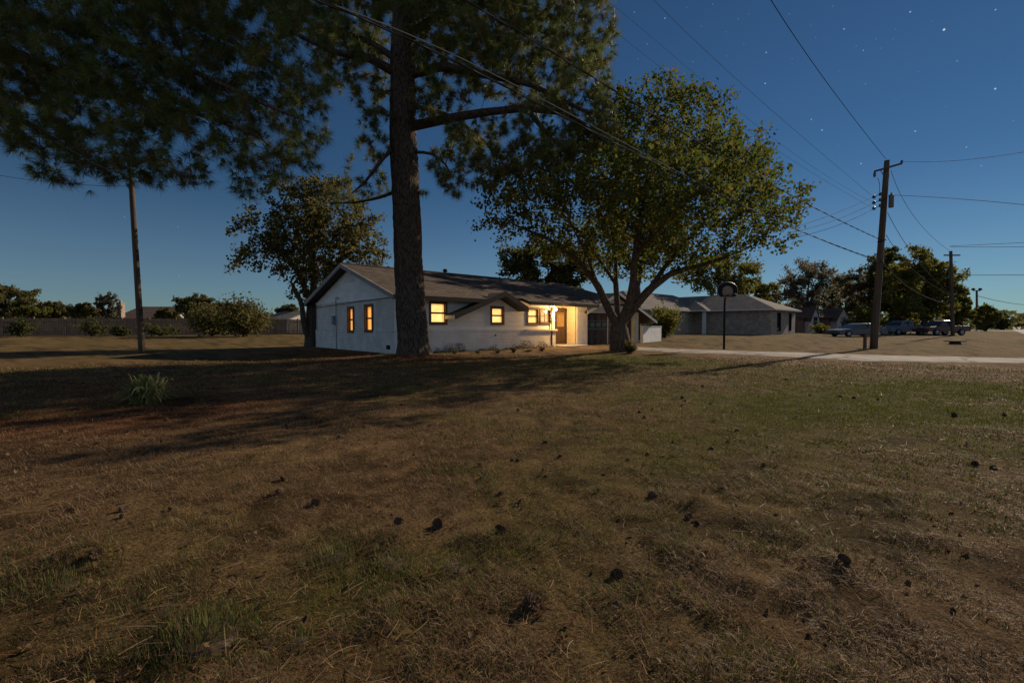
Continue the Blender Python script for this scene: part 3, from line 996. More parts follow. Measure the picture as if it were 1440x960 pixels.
yb_ = (gr_z - 2.46) / RS - .6
xl = 12.55; xr_ = 20.7
mb.slab([(xl, gy, gzr(xl)), (gr_x, gy, gr_z), (gr_x, yb_ + .3, gr_z), (xl + .2, .2, gzr(xl + .2))], .14, 0, 1)
mb.slab([(gr_x, gy, gr_z), (xr_, gy, gzr(xr_)), (xr_, 6.5, gzr(xr_)), (gr_x, 6.5, gr_z)], .14, 0, 1)
gro = mb.build('garage_roof', [SHINGLE_SIDE, TRIM_DARK], house)
mb = MB()
for a, b in ((xl, gr_x), (gr_x, xr_)):
    mb.slab([(a, gy - .03, gzr(a) + .015), (b, gy - .03, gzr(b) + .015), (b, gy - .003, gzr(b) + .015), (a, gy - .003, gzr(a) + .015)], .17)
mb.build('barge_board', TRIM_WHITE, gro)
mb = MB(); mb.add([(L3, .0, 2.05), (GA, .0, 2.05), (gr_x + 1.1, 0, gr_z - .55), (gr_x, .0, gr_z - .14), (L3, 0, gzr(L3) - .14)], [(0, 1, 2, 3, 4)])
mb.build('garage_gable', CREAM, house)
mb = MB(); mb.box(L3, GA - .55, .005, .18, 2.0, 2.12); mb.build('garage_header', TRIM_WHITE, house)
mb = MB(); mb.box(18.2, GA, -.03, .2, -.25, 2.14); mb.build('garage_pier', CREAM, house)
mb = MB(); mb.box(GA - .2, GA, .2, 6.4, -.25, 2.14); mb.build('garage_side_wall', WHITE_BRICK_SIDE, house)
gx0, gx1 = L3 + .02, 18.18
nw = 2
wd = (gx1 - gx0 - .1) / nw
for k in range(nw):
    a = gx0 + k * (wd + .1); b = a + wd
    mb = MB(); mb.box(a, b, .32, .38, -.1, 2.0)
    for r in range(4):
        for c in range(4):
            ca = a + .06 + c * (wd - .06) / 4; cw = (wd - .06) / 4 - .06
            zb = -.02 + r * .5
            mb.box(ca, ca + .05, .295, .321, zb, zb + .46); mb.box(ca + cw - .05, ca + cw, .295, .321, zb, zb + .46)
            mb.box(ca + .052, ca + cw - .052, .297, .319, zb, zb + .06); mb.box(ca + .052, ca + cw - .052, .297, .319, zb + .40, zb + .46)
    gd = mb.build('garage_door', DOOR_BROWN, house)
    mb = MB()
    for c in range(4):
        ca = a + .06 + c * (wd - .06) / 4; cw = (wd - .06) / 4 - .06
        mb.box(ca + .06, ca + cw - .06, .30, .318, 1.06, 1.38)
    mb.build('glass', GLASS_DARK, gd)
    mb = MB(); mb.box(a, b, .285, .30, .985, 1.01); mb.box(a, b, .286, .30, 1.50, 1.52); mb.box((a + b) / 2 - .06, (a + b) / 2 + .06, .27, .30, .5, .54); mb.build('handle', METAL_GREY, gd)
mb = MB(); mb.box(gx0 + wd, gx0 + wd + .1, .3, .4, -.1, 2.0); mb.build('garage_post', TRIM_WHITE, house)

# low wall beyond the garage
a0 = loc_h(gp(898, 487)); a1 = loc_h(gp(930, 485.5))
BWA = R(52)
_p0 = np.array([HC[0] + U[0] * 18.9 - VV[0] * .3, HC[1] + U[1] * 18.9 - VV[1] * .3])
_k = (930 - 720) / F
BWL = (_k * _p0[1] - _p0[0]) / (math.cos(BWA) - _k * math.sin(BWA))
bw = empty('block_wall', (HC[0] + U[0] * 18.9 - VV[0] * .3, HC[1] + U[1] * 18.9 - VV[1] * .3, 0), BWA, 'short white painted block wall standing at the garage corner beside the driveway', 'wall')
zt = 1.12
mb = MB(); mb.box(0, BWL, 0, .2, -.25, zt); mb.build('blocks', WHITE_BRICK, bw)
mb = MB(); mb.box(-.02, BWL + .03, -.03, .23, zt + .002, zt + .06); mb.build('coping', TRIM_WHITE, bw)

# ================================================================== NEIGHBOUR'S HOUSE
NC = at(1084, 471, 50.0); NCZ = NC[2]
nb = empty('neighbour_house', (NC[0], NC[1], NCZ - .02), AX, 'grey brick ranch house with a stepped hip roof behind the basketball hoop', 'house')


def nl(px, py, y=0.0):
    x, z = hl(px, py, y, NC); return x, z - NCZ


def ng(px, py, x=0.0):
    y, z = hg(px, py, x, NC); return y, z - NCZ


EZ = ng(1084, 434)[1]
fx = nl(1120, 470)[0]
v2 = ng(1000, 470)[0]
DX = max(11.0, fx)


def hip(x0, x1, y0, y1, ez, slope, ov=.5, ridge='y', mb=None, gable_far=False, inset=None):
    x0 -= ov; x1 += ov; y0 -= ov; y1 += ov
    if ridge == 'y':
        h = (x1 - x0) / 2; xm = (x0 + x1) / 2; zt_ = ez + h * slope
        ya = y0 + h; yb2 = max(ya + .1, y1 - h)
        a, b = (xm, ya, zt_), (xm, yb2, zt_)
        c = [(x0, y0, ez), (x1, y0, ez), (x1, y1, ez), (x0, y1, ez)]
        mb.slab([c[0], c[1], a], .14, 0, 2); mb.slab([c[2], c[3], b], .14, 0, 2)
        mb.slab([c[1], c[2], b, a], .14, 1, 2); mb.slab([c[3], c[0], a, b], .14, 1, 2)
    else:
        h = (y1 - y0) / 2; ym = (y0 + y1) / 2; zt_ = ez + h * slope
        xa = x0 + h; xb = max(xa + .1, x1 - h)
        a, b = (xa, ym, zt_), (xb, ym, zt_)
        c = [(x0, y0, ez), (x1, y0, ez), (x1, y1, ez), (x0, y1, ez)]
        mb.slab([c[0], c[1], b, a], .14, 0, 2); mb.slab([c[2], c[3], a, b], .14, 0, 2)
        mb.slab([c[1], c[2], b], .14, 1, 2); mb.slab([c[3], c[0], a], .14, 1, 2)


NR = [NB_SHINGLE, NB_SHINGLE_D, TRIM_WHITE]
fw_ = 8.6
mb = MB(); holed(mb, 'x', 0, .2, 0, fw_, -.3, EZ, [(nl(1092.5, 460)[0], nl(1098, 460)[0], .42, EZ - .35), (nl(1109, 460)[0], nl(1113, 460)[0], .42, EZ - .35)])
mb.box(0, .2, .2, v2 + 14, -.3, EZ); mb.box(fw_ - .2, fw_, .2, v2 + 14, -.3, EZ)
mb.build('wall', NB_BRICK, nb)
for p0, p1 in ((1092.5, 1098), (1109, 1113)):
    window('x', .02, nl(p0, 460)[0], nl(p1, 460)[0], .42, EZ - .35, GLASS_DARK, parent=nb, frame_mat=METAL_DARK, out=.03)
mb = MB(); hip(0, fw_, 0, v2 + 14, EZ, .42, .55, 'y', mb); mb.build('roof', NR, nb)
# entry wing and the far wing
x2 = -1.3
v3 = ng(967, 470, x2)[0]; v2b = ng(991, 470, x2)[0]
mb = MB(); mb.box(x2 + 2.0, 4, v2b + .6, v3 + 8, -.3, EZ); mb.build('entry_wall', NB_BRICK, nb)
mb = MB(); mb.box(x2, x2 + .34, v2b, v2b + .34, -.1, EZ - .02); mb.build('porch_column', TRIM_WHITE, nb)
mb = MB(); hip(x2, 5, v2b, v3 + 9, EZ, .46, .35, 'y', mb); mb.build('entry_roof', NR, nb)
mb = MB(); mb.box(x2 + 1.93, x2 + 2.0, v2b + 1.3, v2b + 2.3, 0, 2.1); ndoor = mb.build('door', DOOR_BROWN, nb)
mb = MB(); mb.box(x2 + 1.90, x2 + 1.929, v2b + 1.5, v2b + 2.1, 1.0, 1.95); mb.build('glass', GLASS_DARK, ndoor)
mb = MB(); mb.box(x2 + 1.9, x2 + 1.99, v2b + 2.9, v2b + 4.1, .6, 2.1); mb.build('window', GLASS_DARK, nb)
mb = MB(); mb.box(-13, 4, v3, v3 + 9, -.3, EZ); mb.build('wing_wall', NB_BRICK, nb)
mb = MB(); hip(-13, 8, v3, v3 + 9, EZ, .46, .5, 'x', mb); mb.build('wing_roof', NR, nb)


# ================================================================== FAR HOUSES
def far_house(name, px, py, Y, wpx, eave, depth, rzd, label, wall_mat, roof_m, gable=True, chimney=None, z=0.2, slope=.36):
    p = at(px, py, Y)
    o = empty(name, (p[0], p[1], z), rzd, label, 'house')
    w = wpx * Y / F
    mb = MB(); mb.box(0, w, 0, depth, -.3, eave)
    zr_ = eave + depth / 2 * slope
    mb.add([(0, 0, eave), (0, depth, eave), (0, depth / 2, zr_ - .1)], [(0, 1, 2)], 1); mb.add([(w, 0, eave), (w, depth, eave), (w, depth / 2, zr_ - .1)], [(0, 1, 2)], 1)
    mb.build('wall', [wall_mat, FAR_WALL], o)
    mb = MB()
    mb.slab([(-.4, -.5, eave - .1), (w + .4, -.5, eave - .1), (w + .4, depth / 2, zr_), (-.4, depth / 2, zr_)], .15)
    mb.slab([(-.4, depth / 2, zr_), (w + .4, depth / 2, zr_), (w + .4, depth + .5, eave - .1), (-.4, depth + .5, eave - .1)], .15)
    rf_ = mb.build('roof', roof_m, o)
    if chimney is not None:
        mb = MB(); mb.box(chimney, chimney + .6, -.55, .15, -.2, zr_ + .25); mb.box(chimney - .05, chimney + .65, -.60, .20, zr_ + .252, zr_ + .34); mb.box(chimney + .18, chimney + .42, -.32, -.06, zr_ + .342, zr_ + .65)
        mb.build('chimney', CHIM, rf_)
    for k in range(2):
        mb = MB(); mb.box(w * (.25 + .4 * k), w * (.25 + .4 * k) + 1.1, -.03, .05, .9, eave - .4); mb.build('window', GLASS_DARK, o)
    return o


def gable_house():
    """brick house with two pale gable fronts, far across the side lawn"""
    p = at(1121, 470, 68)
    o = empty('brick_house', (p[0], p[1], .1), R(8), 'far red brick house with two pale gable ends beyond the neighbour lawn', 'house')
    w = 80 * 68 / F
    mb = MB(); mb.box(0, w, 0, 8, -.3, 2.5); mb.build('wall', RED_BRICK, o)
    mb = MB(); mb.slab([(-.4, -.5, 2.4), (w + .4, -.5, 2.4), (w - 2, 4, 4.1), (1, 4, 4.1)], .15); mb.slab([(1, 4, 4.1), (w - 2, 4, 4.1), (w + .4, 8.5, 2.4), (-.4, 8.5, 2.4)], .15)
    mb.slab([(w + .4, -.5, 2.4), (w + .4, 8.5, 2.4), (w - 2, 4, 4.1)], .15); mb.build('roof', FAR_ROOF, o)
    for k, (c0_, c1_) in enumerate(((12, 24), (52, 71))):
        a = c0_ * 68 / F; b = c1_ * 68 / F; m_ = (a + b) / 2
        mb = MB(); mb.add([(a, -1.2, -.3), (b, -1.2, -.3), (b, -1.2, 2.0), (m_, -1.2, 3.7), (a, -1.2, 2.0), (a, 1, -.3), (b, 1, -.3), (b, 1, 2), (m_, 1, 3.7), (a, 1, 2)],
                          [(0, 1, 2, 3, 4), (1, 6, 7, 2), (0, 4, 9, 5)])
        gf = mb.build('gable_front', FAR_WALL, o)
        mb = MB(); mb.slab([(a - .2, -1.3, 1.85), (m_, -1.3, 3.78), (m_, 2.5, 3.78), (a - .2, 2.5, 1.85)], .1); mb.slab([(m_, -1.3, 3.78), (b + .2, -1.3, 1.85), (b + .2, 2.5, 1.85), (m_, 2.5, 3.78)], .1)
        mb.build('gable_roof', FAR_ROOF, o)
        mb = MB(); mb.box(m_ - .3, m_ + .3, -1.26, -1.19, .5, 2.4); mb.build('window', GLASS_DARK, gf)


gable_house()
far_house('brown_roof_house', 166, 473, 62, 70, 2.1, 9.5, R(4), 'far house with a brown hip roof and pale chimney behind the wooden fence', RED_BRICK, FAR_ROOF, chimney=.3)
far_house('grey_gable_house', 372, 470, 66, 40, 1.95, 7.0, R(-20), 'far house with a weathered grey gable roof behind the fence near the bushes', FAR_WALL, NB_SHINGLE)

# ================================================================== FENCE
fence = empty('wooden_fence', (0, 0, 0), 0, 'long weathered brown board fence along the back of the lawn', 'fence')
f0 = np.array([-51.5, 45.5]); f1 = np.array([-23.0, 55.0])
fd_ = (f1 - f0); fd_ = fd_ / np.linalg.norm(fd_); fn = np.array([fd_[1], -fd_[0]])
fs = f0 - fd_ * 24
fence.location = (f0[0], f0[1], .2); fence.rotation_euler = (0, 0, math.atan2(fd_[1], fd_[0]))
nbay = 23
rg = random.Random(4)
for k in range(nbay):
    xx = -24 + k * 2.45
    mb = MB()
    x = xx + .07
    while x < xx + 2.38:
        wv = .14
        t_ = 1.78 + rg.uniform(-.035, .035)
        mb.box(x, x + wv - .012, 0, .02, -.35, t_)
        x += wv
    mb.box(xx + .06, xx + 2.39, -.045, -.002, .35, .44); mb.box(xx + .06, xx + 2.39, -.045, -.002, 1.40, 1.49)
    mb.build('fence_panel', FENCE_WOOD, fence)
for k in range(nbay + 1):
    xx = -24 + k * 2.45
    mb = MB(); mb.box(xx - .055, xx + .055, -.10, .03, -.4, 1.86 + rg.uniform(-.03, .05)); mb.build('post', FENCE_WOOD, fence)

# ================================================================== POLES AND WIRES
def pole_mesh(p0, p1, r0, r1):
    mb = MB(); n = 9
    a = np.array(p0); b = np.array(p1)
    mb.tube([a + (b - a) * k / n - np.array(p0) for k in range(n + 1)], [r0 + (r1 - r0) * k / n for k in range(n + 1)], 12)
    return mb


# big pole by the drive
b0 = gnd(1228, 490); b0[2] -= .3; t0 = at(1247.5, 226, b0[1] + .1)
pole = empty('utility_pole', (b0[0], b0[1], b0[2]), 0, 'tall brown wooden utility pole with crossarm and transformer beside the driveway', 'utility pole')
pole_mesh(b0, t0, .18, .125).build('shaft', POLE_WOOD, pole, smooth=True)
rel = lambda px, py, dy=0.0: at(px, py, b0[1] + dy) - b0
mb = MB()
ca, cb = rel(1230, 241, -.16), rel(1268, 230, -.16)
mb.tube([ca, cb], .055, 6); mb.tube([rel(1243, 247, -.16), rel(1238, 239, -.16)], .02, 5)
arm = mb.build('crossarm', POLE_WOOD, pole)
for p, dz in ((cb, .17), (ca, -.30)):
    mb = MB(); mb.lathe([(.02, 0), (.05, dz * .3), (.065, dz * .5), (.05, dz * .7), (.03, dz)] if dz > 0 else [(.03, dz), (.06, dz * .8), (.06, dz * .4), (.03, 0)], p, 8); mb.build('insulator', CERAMIC, arm)
tc_ = rel(1249.5, 283, -.22)
mb = MB(); mb.lathe([(.0, -.33), (.105, -.32), (.115, -.29), (.115, .27), (.125, .28), (.125, .31), (.05, .35), (.04, .43), (.0, .43)], (tc_[0] + .14, tc_[1], tc_[2]), 12)
mb.build('transformer', TRANSF, pole, smooth=False)
for py in (277, 285, 293):
    for px in (1229, 1238):
        q = rel(px, py + (0 if px < 1235 else -4), -.1)
        mb = MB(); mb.lathe([(.02, -.09), (.07, -.06), (.075, 0), (.07, .06), (.02, .09)], q, 8); mb.build('insulator', CERAMIC, pole)
mb = MB()
for py in (276, 284, 292):
    mb.tube([rel(1228, py + 1, -.1), rel(1243, py - 4, -.1)], .015, 5)
mb.tube([rel(1234, 250, -.15), rel(1237, 258, -.2), rel(1237, 270, -.1)], .012, 5)
mb.tube([rel(1241, 300, -.15), rel(1240, 340, -.16)], .012, 5)
mb.build('bracket', METAL_DARK, pole)
mb = MB(); mb.tube([rel(1234, 340, -.2), rel(1246, 337, -.2)], .03, 5); mb.build('cable_clamp', METAL_DARK, pole)
mb = MB(); mb.tube([rel(1236, 368, -.2), rel(1243, 367, -.2)], .03, 5); mb.build('cable_clamp', METAL_DARK, pole)

# plain pole on the left lawn
q0 = gnd(200, 497); q0[2] -= .3; q1 = at(183.5, 238, q0[1] + .1)
lpole = empty('wooden_pole', tuple(q0), 0, 'plain leaning wooden pole on the lawn, its top hidden in pine branches', 'utility pole')
pole_mesh(q0, q1, .125, .095).build('shaft', POLE_WOOD, lpole, smooth=True)
mb = MB(); qq = q1 - q0; mb.tube([(qq[0], qq[1] - .13, qq[2] - .25), (qq[0], qq[1] - .13, qq[2] - .1)], .035, 8); mb.build('insulator', CERAMIC, lpole)

# second pole in front of the trees, far double pole, far thin pole
p20 = at(1340, 470, 46); p20[2] = 0; p21 = at(1337, 353, 46)
pole2 = empty('utility_pole', tuple(p20), 0, 'dark utility pole rising before the big trees behind the red pickup', 'utility pole')
pole_mesh(p20, p21, .17, .13).build('shaft', POLE_WOOD, pole2, smooth=True)
mb = MB(); d_ = p21 - p20
mb.box(d_[0] - .8, d_[0] + .8, d_[1] - .2, d_[1] - .1, d_[2] - .5, d_[2] - .38); mb.build('crossarm', POLE_WOOD, pole2)
p30 = at(1374, 466, 95); p30[2] = 0; p31 = at(1373.5, 408, 95)
pole3 = empty('street_light', tuple(p30), 0, 'far pole with two small lamp heads above the trees at the road', 'street light')
pole_mesh(p30, p31, .22, .17).build('shaft', POLE_WOOD, pole3)
d_ = p31 - p30
mb = MB(); mb.tube([(d_[0] - .75, d_[1], d_[2] - .1), (d_[0] + .75, d_[1], d_[2] - .1)], .08, 5); mb.build('crossarm', POLE_WOOD, pole3)
for s in (-1, 1):
    mb = MB(); mb.lathe([(.10, 0), (.32, .12), (.30, .35), (.12, .5)], (d_[0] + s * .72, d_[1], d_[2] - .05), 8); mb.build('lamp_head', METAL_DARK, pole3)
p40 = at(1384, 465, 120); p40[2] = 0; p41 = at(1384, 425, 120)
pole4 = empty('utility_pole', tuple(p40), 0, 'farthest thin utility pole, between the lamp pole and the road end', 'utility pole')
pole_mesh(p40, p41, .2, .15).build('shaft', POLE_WOOD, pole4)


def wire(px, Y0, Y1, rad, label, material=WIRE, twist=0, dark=False):
    """a cable through photo points; inverse depth runs evenly so it is one smooth line in space"""
    P = np.array(px, float)
    s = np.concatenate([[0], np.cumsum(np.linalg.norm(np.diff(P, axis=0), axis=1))]); s /= s[-1]
    n = 40
    t = np.linspace(0, 1, n)
    if len(P) > 2:
        cx = np.polyfit(s, P[:, 0], 2 if len(P) < 5 else 3); cy = np.polyfit(s, P[:, 1], 2 if len(P) < 5 else 3)
        X = np.polyval(cx, t); Y = np.polyval(cy, t)
        X += (P[0, 0] - X[0]) * (1 - t) + (P[-1, 0] - X[-1]) * t; Y += (P[0, 1] - Y[0]) * (1 - t) + (P[-1, 1] - Y[-1]) * t
    else:
        X = P[0, 0] + (P[1, 0] - P[0, 0]) * t; Y = P[0, 1] + (P[1, 1] - P[0, 1]) * t
    inv = 1 / Y0 + (1 / Y1 - 1 / Y0) * t
    pts = np.array([at(x, y, 1 / k) for x, y, k in zip(X, Y, inv)])
    mb = MB()
    base = pts[0].copy()
    if twist:
        # bundle of insulated conductors wound round a bare messenger
        d = np.concatenate([[0], np.cumsum(np.linalg.norm(np.diff(pts, axis=0), axis=1))])
        m = int(d[-1] / .22)
        dd = np.linspace(0, d[-1], m)
        Q = np.stack([np.interp(dd, d, pts[:, k]) for k in range(3)], 1)
        mb.tube(Q - base, rad * .6, 5, 1)
        for ph in (0, math.pi):
            off = np.stack([0 * dd, np.cos(dd * 3.4 + ph), np.sin(dd * 3.4 + ph)], 1) * rad * 1.1
            mb.tube(Q + off - base, rad * .75, 5, 0)
        o = mb.build('service_cable', [WIRE_DARK, WIRE], None, smooth=True, loc=base)
    else:
        mb.tube(pts - base, rad, 5)
        o = mb.build('power_line', material, None, smooth=True, loc=base)
    return props(o, label, 'cable', 'overhead cables')


bp_ = b0[1]
wire([(380, -24), (447, 0), (533, 37), (687, 112), (880, 205), (935, 240), (1094, 313), (1150, 337), (1240, 368)], 5.6, bp_, .0125, 'twisted cable crossing low in front of both big trees to the lower pole clamp', twist=1)
wire([(360, -24), (440, 2), (560, 46), (690, 106), (880, 200), (1094, 317), (1150, 342), (1240, 369.5)], 5.7, bp_, .008, 'thin companion line just beside the lower twisted cable')
wire([(590, -35), (647, 0), (767, 70), (867, 130), (928, 166), (1049, 242), (1150, 297), (1238, 337)], 6.6, bp_, .0125, 'twisted cable crossing the pine top to the upper pole clamp', twist=1)
wire([(1060, -40), (1084, 0), (1130, 70), (1185, 146), (1246, 224)], 11, bp_, .010, 'dark line dropping steeply from overhead to the pole top', WIRE_DARK)
wire([(890, -30), (917, 0), (1027, 104), (1100, 168), (1182, 240), (1228, 277)], 13, bp_, .006, 'thin pale line meeting the uppermost of the three pole insulators from overhead')
wire([(820, -25), (852, 4), (948, 80), (1048, 164), (1148, 240), (1228, 285)], 13, bp_, .005, 'faint thin line just right of the pine running to the middle pole insulator')
wire([(810, 0), (852, 35), (944, 106), (1060, 190), (1228, 293)], 13, bp_, .005, 'faint line passing behind the maple top to the lowest pole insulator')
wire([(1110, 322), (1140, 312), (1180, 298), (1228, 277)], 17, bp_, .009, 'short line leaving the maple crown for the uppermost insulator')
wire([(1112, 327), (1140, 319), (1180, 308), (1228, 286)], 17, bp_, .009, 'short line leaving the maple crown for the middle insulator')
wire([(1112, 335), (1140, 327), (1180, 317), (1228, 294)], 17, bp_, .009, 'short line leaving the maple crown for the lowest insulator')
wire([(1268, 227), (1330, 227), (1390, 221), (1440, 214), (1520, 200)], bp_, 17, .010, 'line leaving the crossarm end over the street')
wire([(1250, 274), (1340, 279), (1440, 288), (1540, 300)], bp_, 17, .012, 'line leaving the transformer over the street')
wire([(1338, 352), (1336, 346), (1380, 344), (1440, 341), (1540, 335)][1:], 46, 36, .02, 'upper of two close lines from the farther pole over the street')
wire([(1336, 347), (1380, 347.5), (1440, 347), (1540, 345)], 46, 36, .02, 'lower of two close lines from the farther pole over the street')
wire([(1340, 387), (1390, 386), (1440, 387), (1540, 388)], 46, 36, .025, 'single line leaving the farther pole halfway down')
wire([(1253, 240), (1275, 290), (1312, 333), (1337, 354)], bp_, 46, .012, 'line running back from the pole top to the farther pole')
wire([(1248, 299), (1275, 340), (1305, 388), (1338, 415)], bp_, 46, .014, 'slack line from below the transformer to the farther pole')
wire([(1246, 330), (1275, 368), (1305, 398), (1338, 416)], bp_, 46, .014, 'middle slack line from the pole to the farther pole')
wire([(1243, 370), (1280, 404), (1305, 420), (1338, 428)], bp_, 46, .016, 'lowest slack line from the clamp to the farther pole')
wire([(-60, 235), (0, 245), (60, 256), (184, 262)], 24, q0[1] - .15, .010, 'line coming in to the top of the plain wooden pole', WIRE_DARK)
wire([(1375, 416), (1410, 425), (1440, 428), (1500, 430)], 95, 120, .05, 'far line leaving the lamp pole toward the road end', WIRE_DARK)

# ================================================================== BASKETBALL HOOP
h0 = gnd(1018, 491); h0[2] -= .1
hoop = empty('basketball_hoop', tuple(h0), R(10), 'black basketball hoop with fan shaped backboard on a pole beside the driveway', 'basketball hoop')
mb = MB(); mb.tube([(0, 0, 0), (0, 0, 2.45), (-.06, -.12, 2.75), (-.28, -.55, 2.95)], [.055, .05, .045, .04], 8); mb.build('pole', METAL_DARK, hoop, smooth=True)
bx, by, bz = -.28, -.58, 3.03
out = []
for k in range(25):
    t = math.pi * k / 24
    out.append((.55 * math.cos(t) * (1.0), .42 * math.sin(t) ** .8 if 0 < k < 24 else 0))
ol = [(.42, -.30), (.55, -.12)] + [(x, z) for x, z in out] + [(-.55, -.12), (-.42, -.30)]
mb = MB(); n_ = len(ol)
mb.add([(bx + x, by, bz + z) for x, z in ol] + [(bx + x, by - .035, bz + z) for x, z in ol],
       [list(range(n_)), list(range(n_, 2 * n_))[::-1]] + [(i, (i + 1) % n_, (i + 1) % n_ + n_, i + n_) for i in range(n_)])
bb = mb.build('backboard', METAL_DARK, hoop)
il = [(x * .52, z * .66 - .04) for x, z in ol]
mb = MB(); mb.add([(bx + x, by - .037, bz + z) for x, z in il] + [(bx + x, by - .045, bz + z) for x, z in il],
                  [list(range(n_)), list(range(n_, 2 * n_))[::-1]] + [(i, (i + 1) % n_, (i + 1) % n_ + n_, i + n_) for i in range(n_)])
mb.build('target_panel', mat('target_panel', (.27, .23, .18), (.18, .15, .12), 4, .7), bb)
mb = MB(); mb.tube([(bx + x * 1.01, by - .02, bz + z * 1.01) for x, z in ol + ol[:1]], .022, 5, caps=False); mb.build('backboard_rim', METAL_GREY, bb)
mb = MB(); cz_ = bz - .18
mb.tube([(bx + .23 * math.cos(k * math.pi / 9), by - .32 + .23 * math.sin(k * math.pi / 9), cz_) for k in range(19)], .012, 5, caps=False); mb.box(bx - .06, bx + .06, by - .10, by - .04, cz_ - .05, cz_ + .03)
hr = mb.build('hoop_ring', mat('rust_orange', (.22, .08, .03), (.15, .05, .02), 8, .6), hoop)


# ================================================================== CARS
def car(name, px, py, Y, rz_, length, style, body_mat, label, cat='car'):
    p = at(px, py, Y)
    z = gz1(p[0], p[1])
    o = empty(name, (p[0], p[1], z), rz_, label, cat, 'vehicles parked on the far grass')
    o.scale = (1.03, 1, .9)
    L = length; hw = .9
    if style == 'sedan':
        low = [(0, .35), (.02, .62), (.10, .70), (1.25, .86), (1.45, .90), (L - 1.15, .97), (L - .15, .95), (L - .02, .80), (L, .45), (L - .12, .28), (.15, .25)]
        cab = [(1.3, .88), (2.15, 1.36), (2.5, 1.42), (3.25, 1.42), (3.7, 1.34), (4.35, .96)]
        wheels = (.95, L - 1.0); wr = .32
    else:
        low = [(0, .5), (.02, .85), (.12, .98), (1.35, 1.08), (2.95, 1.10), (3.0, 1.12), (L - .05, 1.12), (L, 1.0), (L, .62), (L - .1, .5), (.12, .42)]
        cab = [(1.25, 1.06), (1.85, 1.66), (2.1, 1.74), (2.95, 1.74), (3.1, 1.66), (3.2, 1.1)]
        wheels = (.95, L - 1.1); wr = .38
    # body: the side outline lofted across the width with tumblehome
    mb = MB()
    secs = [(-hw + .08, .96), (-hw, 1.0), (hw, 1.0), (hw - .08, .96)]
    rings = []
    for y, s in secs:
        cxm = L / 2
        rings.append([(cxm + (x - cxm) * (s if abs(s - 1) > 1e-6 else 1), y, .6 + (zz - .6) * (s if abs(s - 1) > 1e-6 else 1)) for x, zz in low])
    n = len(low); vs = [q for r in rings for q in r]
    fs_ = [list(range(n))[::-1], [3 * n + k for k in range(n)]]
    for i in range(3):
        for k in range(n):
            fs_.append((i * n + k, i * n + (k + 1) % n, (i + 1) * n + (k + 1) % n, (i + 1) * n + k))
    mb.add(vs, fs_)
    if style == 'pickup':
        pass
    body = mb.build('body', body_mat, o, bevel=.05)
    mb = MB(); n = len(cab)
    def wdt(zz): return hw - .06 - (zz - cab[0][1]) * .28
    vs = [(x, -wdt(zz), zz) for x, zz in cab] + [(x, wdt(zz), zz) for x, zz in cab]
    mb.add(vs, [list(range(n))[::-1], [n + k for k in range(n)]] + [(k, (k + 1) % n, (k + 1) % n + n, k + n) for k in range(n)])
    mb.build('cabin', body_mat, o, bevel=.04)
    # glass: side windows, windscreen and rear window just proud of the cabin
    c0_ = np.array(cab)
    cen = c0_.mean(0)
    for sgn in (-1, 1):
        mb = MB()
        ins = [(cen[0] + (x - cen[0]) * .84, cen[1] + (zz - cen[1]) * .72 + .02) for x, zz in cab]
        m_ = [(x, sgn * (wdt(zz) + .012), zz) for x, zz in ins]
        mb.add(m_ + [(x, y - sgn * .03, zz) for x, y, zz in m_], [list(range(n)), list(range(n, 2 * n))] + [(k, (k + 1) % n, (k + 1) % n + n, k + n) for k in range(n)])
        sg_ = mb.build('side_window', GLASS_DARK, o)
        mb = MB(); xm_ = cen[0] + .1
        mb.box(xm_ - .04, xm_ + .04, min(sgn * (hw - .2), sgn * (hw - .03)), max(sgn * (hw - .2), sgn * (hw - .03)), cab[0][1] + .02, cab[2][1] - .06); mb.build('door_pillar', body_mat, sg_)
    for (a, b, nm) in ((0, 1, 'windscreen'), (n - 2, n - 1, 'rear_window')):
        pa = np.array(cab[a]); pb = np.array(cab[b]); dd_ = pb - pa; nn = np.array([-dd_[1], dd_[0]]); nn = nn / np.linalg.norm(nn)
        A_ = pa + dd_ * .12 + nn * .012; B_ = pa + dd_ * .88 + nn * .012
        wa = wdt(A_[1]) - .08; wb = wdt(B_[1]) - .08
        mb = MB(); mb.add([(A_[0], -wa, A_[1]), (A_[0], wa, A_[1]), (B_[0], wb, B_[1]), (B_[0], -wb, B_[1])], [(0, 1, 2, 3)])
        mb.build(nm, GLASS_DARK, o)
    for wx in wheels:
        for sgn in (-1, 1):
            mb = MB(); mb.lathe([(wr * .6, -.1), (wr * .96, -.1), (wr, -.07), (wr, .07), (wr * .96, .1), (wr * .6, .1)], (0, 0, 0), 18)
            w_ = mb.build('wheel', WIRE_DARK, o); w_.location = (wx, sgn * (hw - .09), wr); w_.rotation_euler = (R(90), 0, 0)
            mb = MB(); mb.lathe([(.04, -.115), (wr * .58, -.105), (wr * .60, .105), (.04, .115)], (0, 0, 0), 12)
            mb.build('rim', METAL_GREY, w_)
    for sgn in (-1, 1):
        zf = .62 if style == 'sedan' else .86
        mb = MB(); mb.box(-.012, .06, sgn * .62 - .19, sgn * .62 + .19, zf - .07, zf + .06); mb.build('headlight', METAL_GREY, o)
        mb = MB(); mb.box(L - .05, L + .012, sgn * .66 - .16, sgn * .66 + .16, zf + .02, zf + .2); mb.build('tail_light', mat('tail_red', (.2, .02, .015), (.15, .015, .01), 3, .3), o)
    mb = MB(); mb.box(-.03, .1, -hw + .05, hw - .05, .3 if style == 'sedan' else .42, .44 if style == 'sedan' else .56); mb.build('bumper', body_mat, o, bevel=.03)
    if style == 'pickup':
        mb = MB(); mb.box(3.35, L - .12, -hw + .1, hw - .1, 1.122, 1.135); mb.build('truck_bed', WIRE_DARK, o)
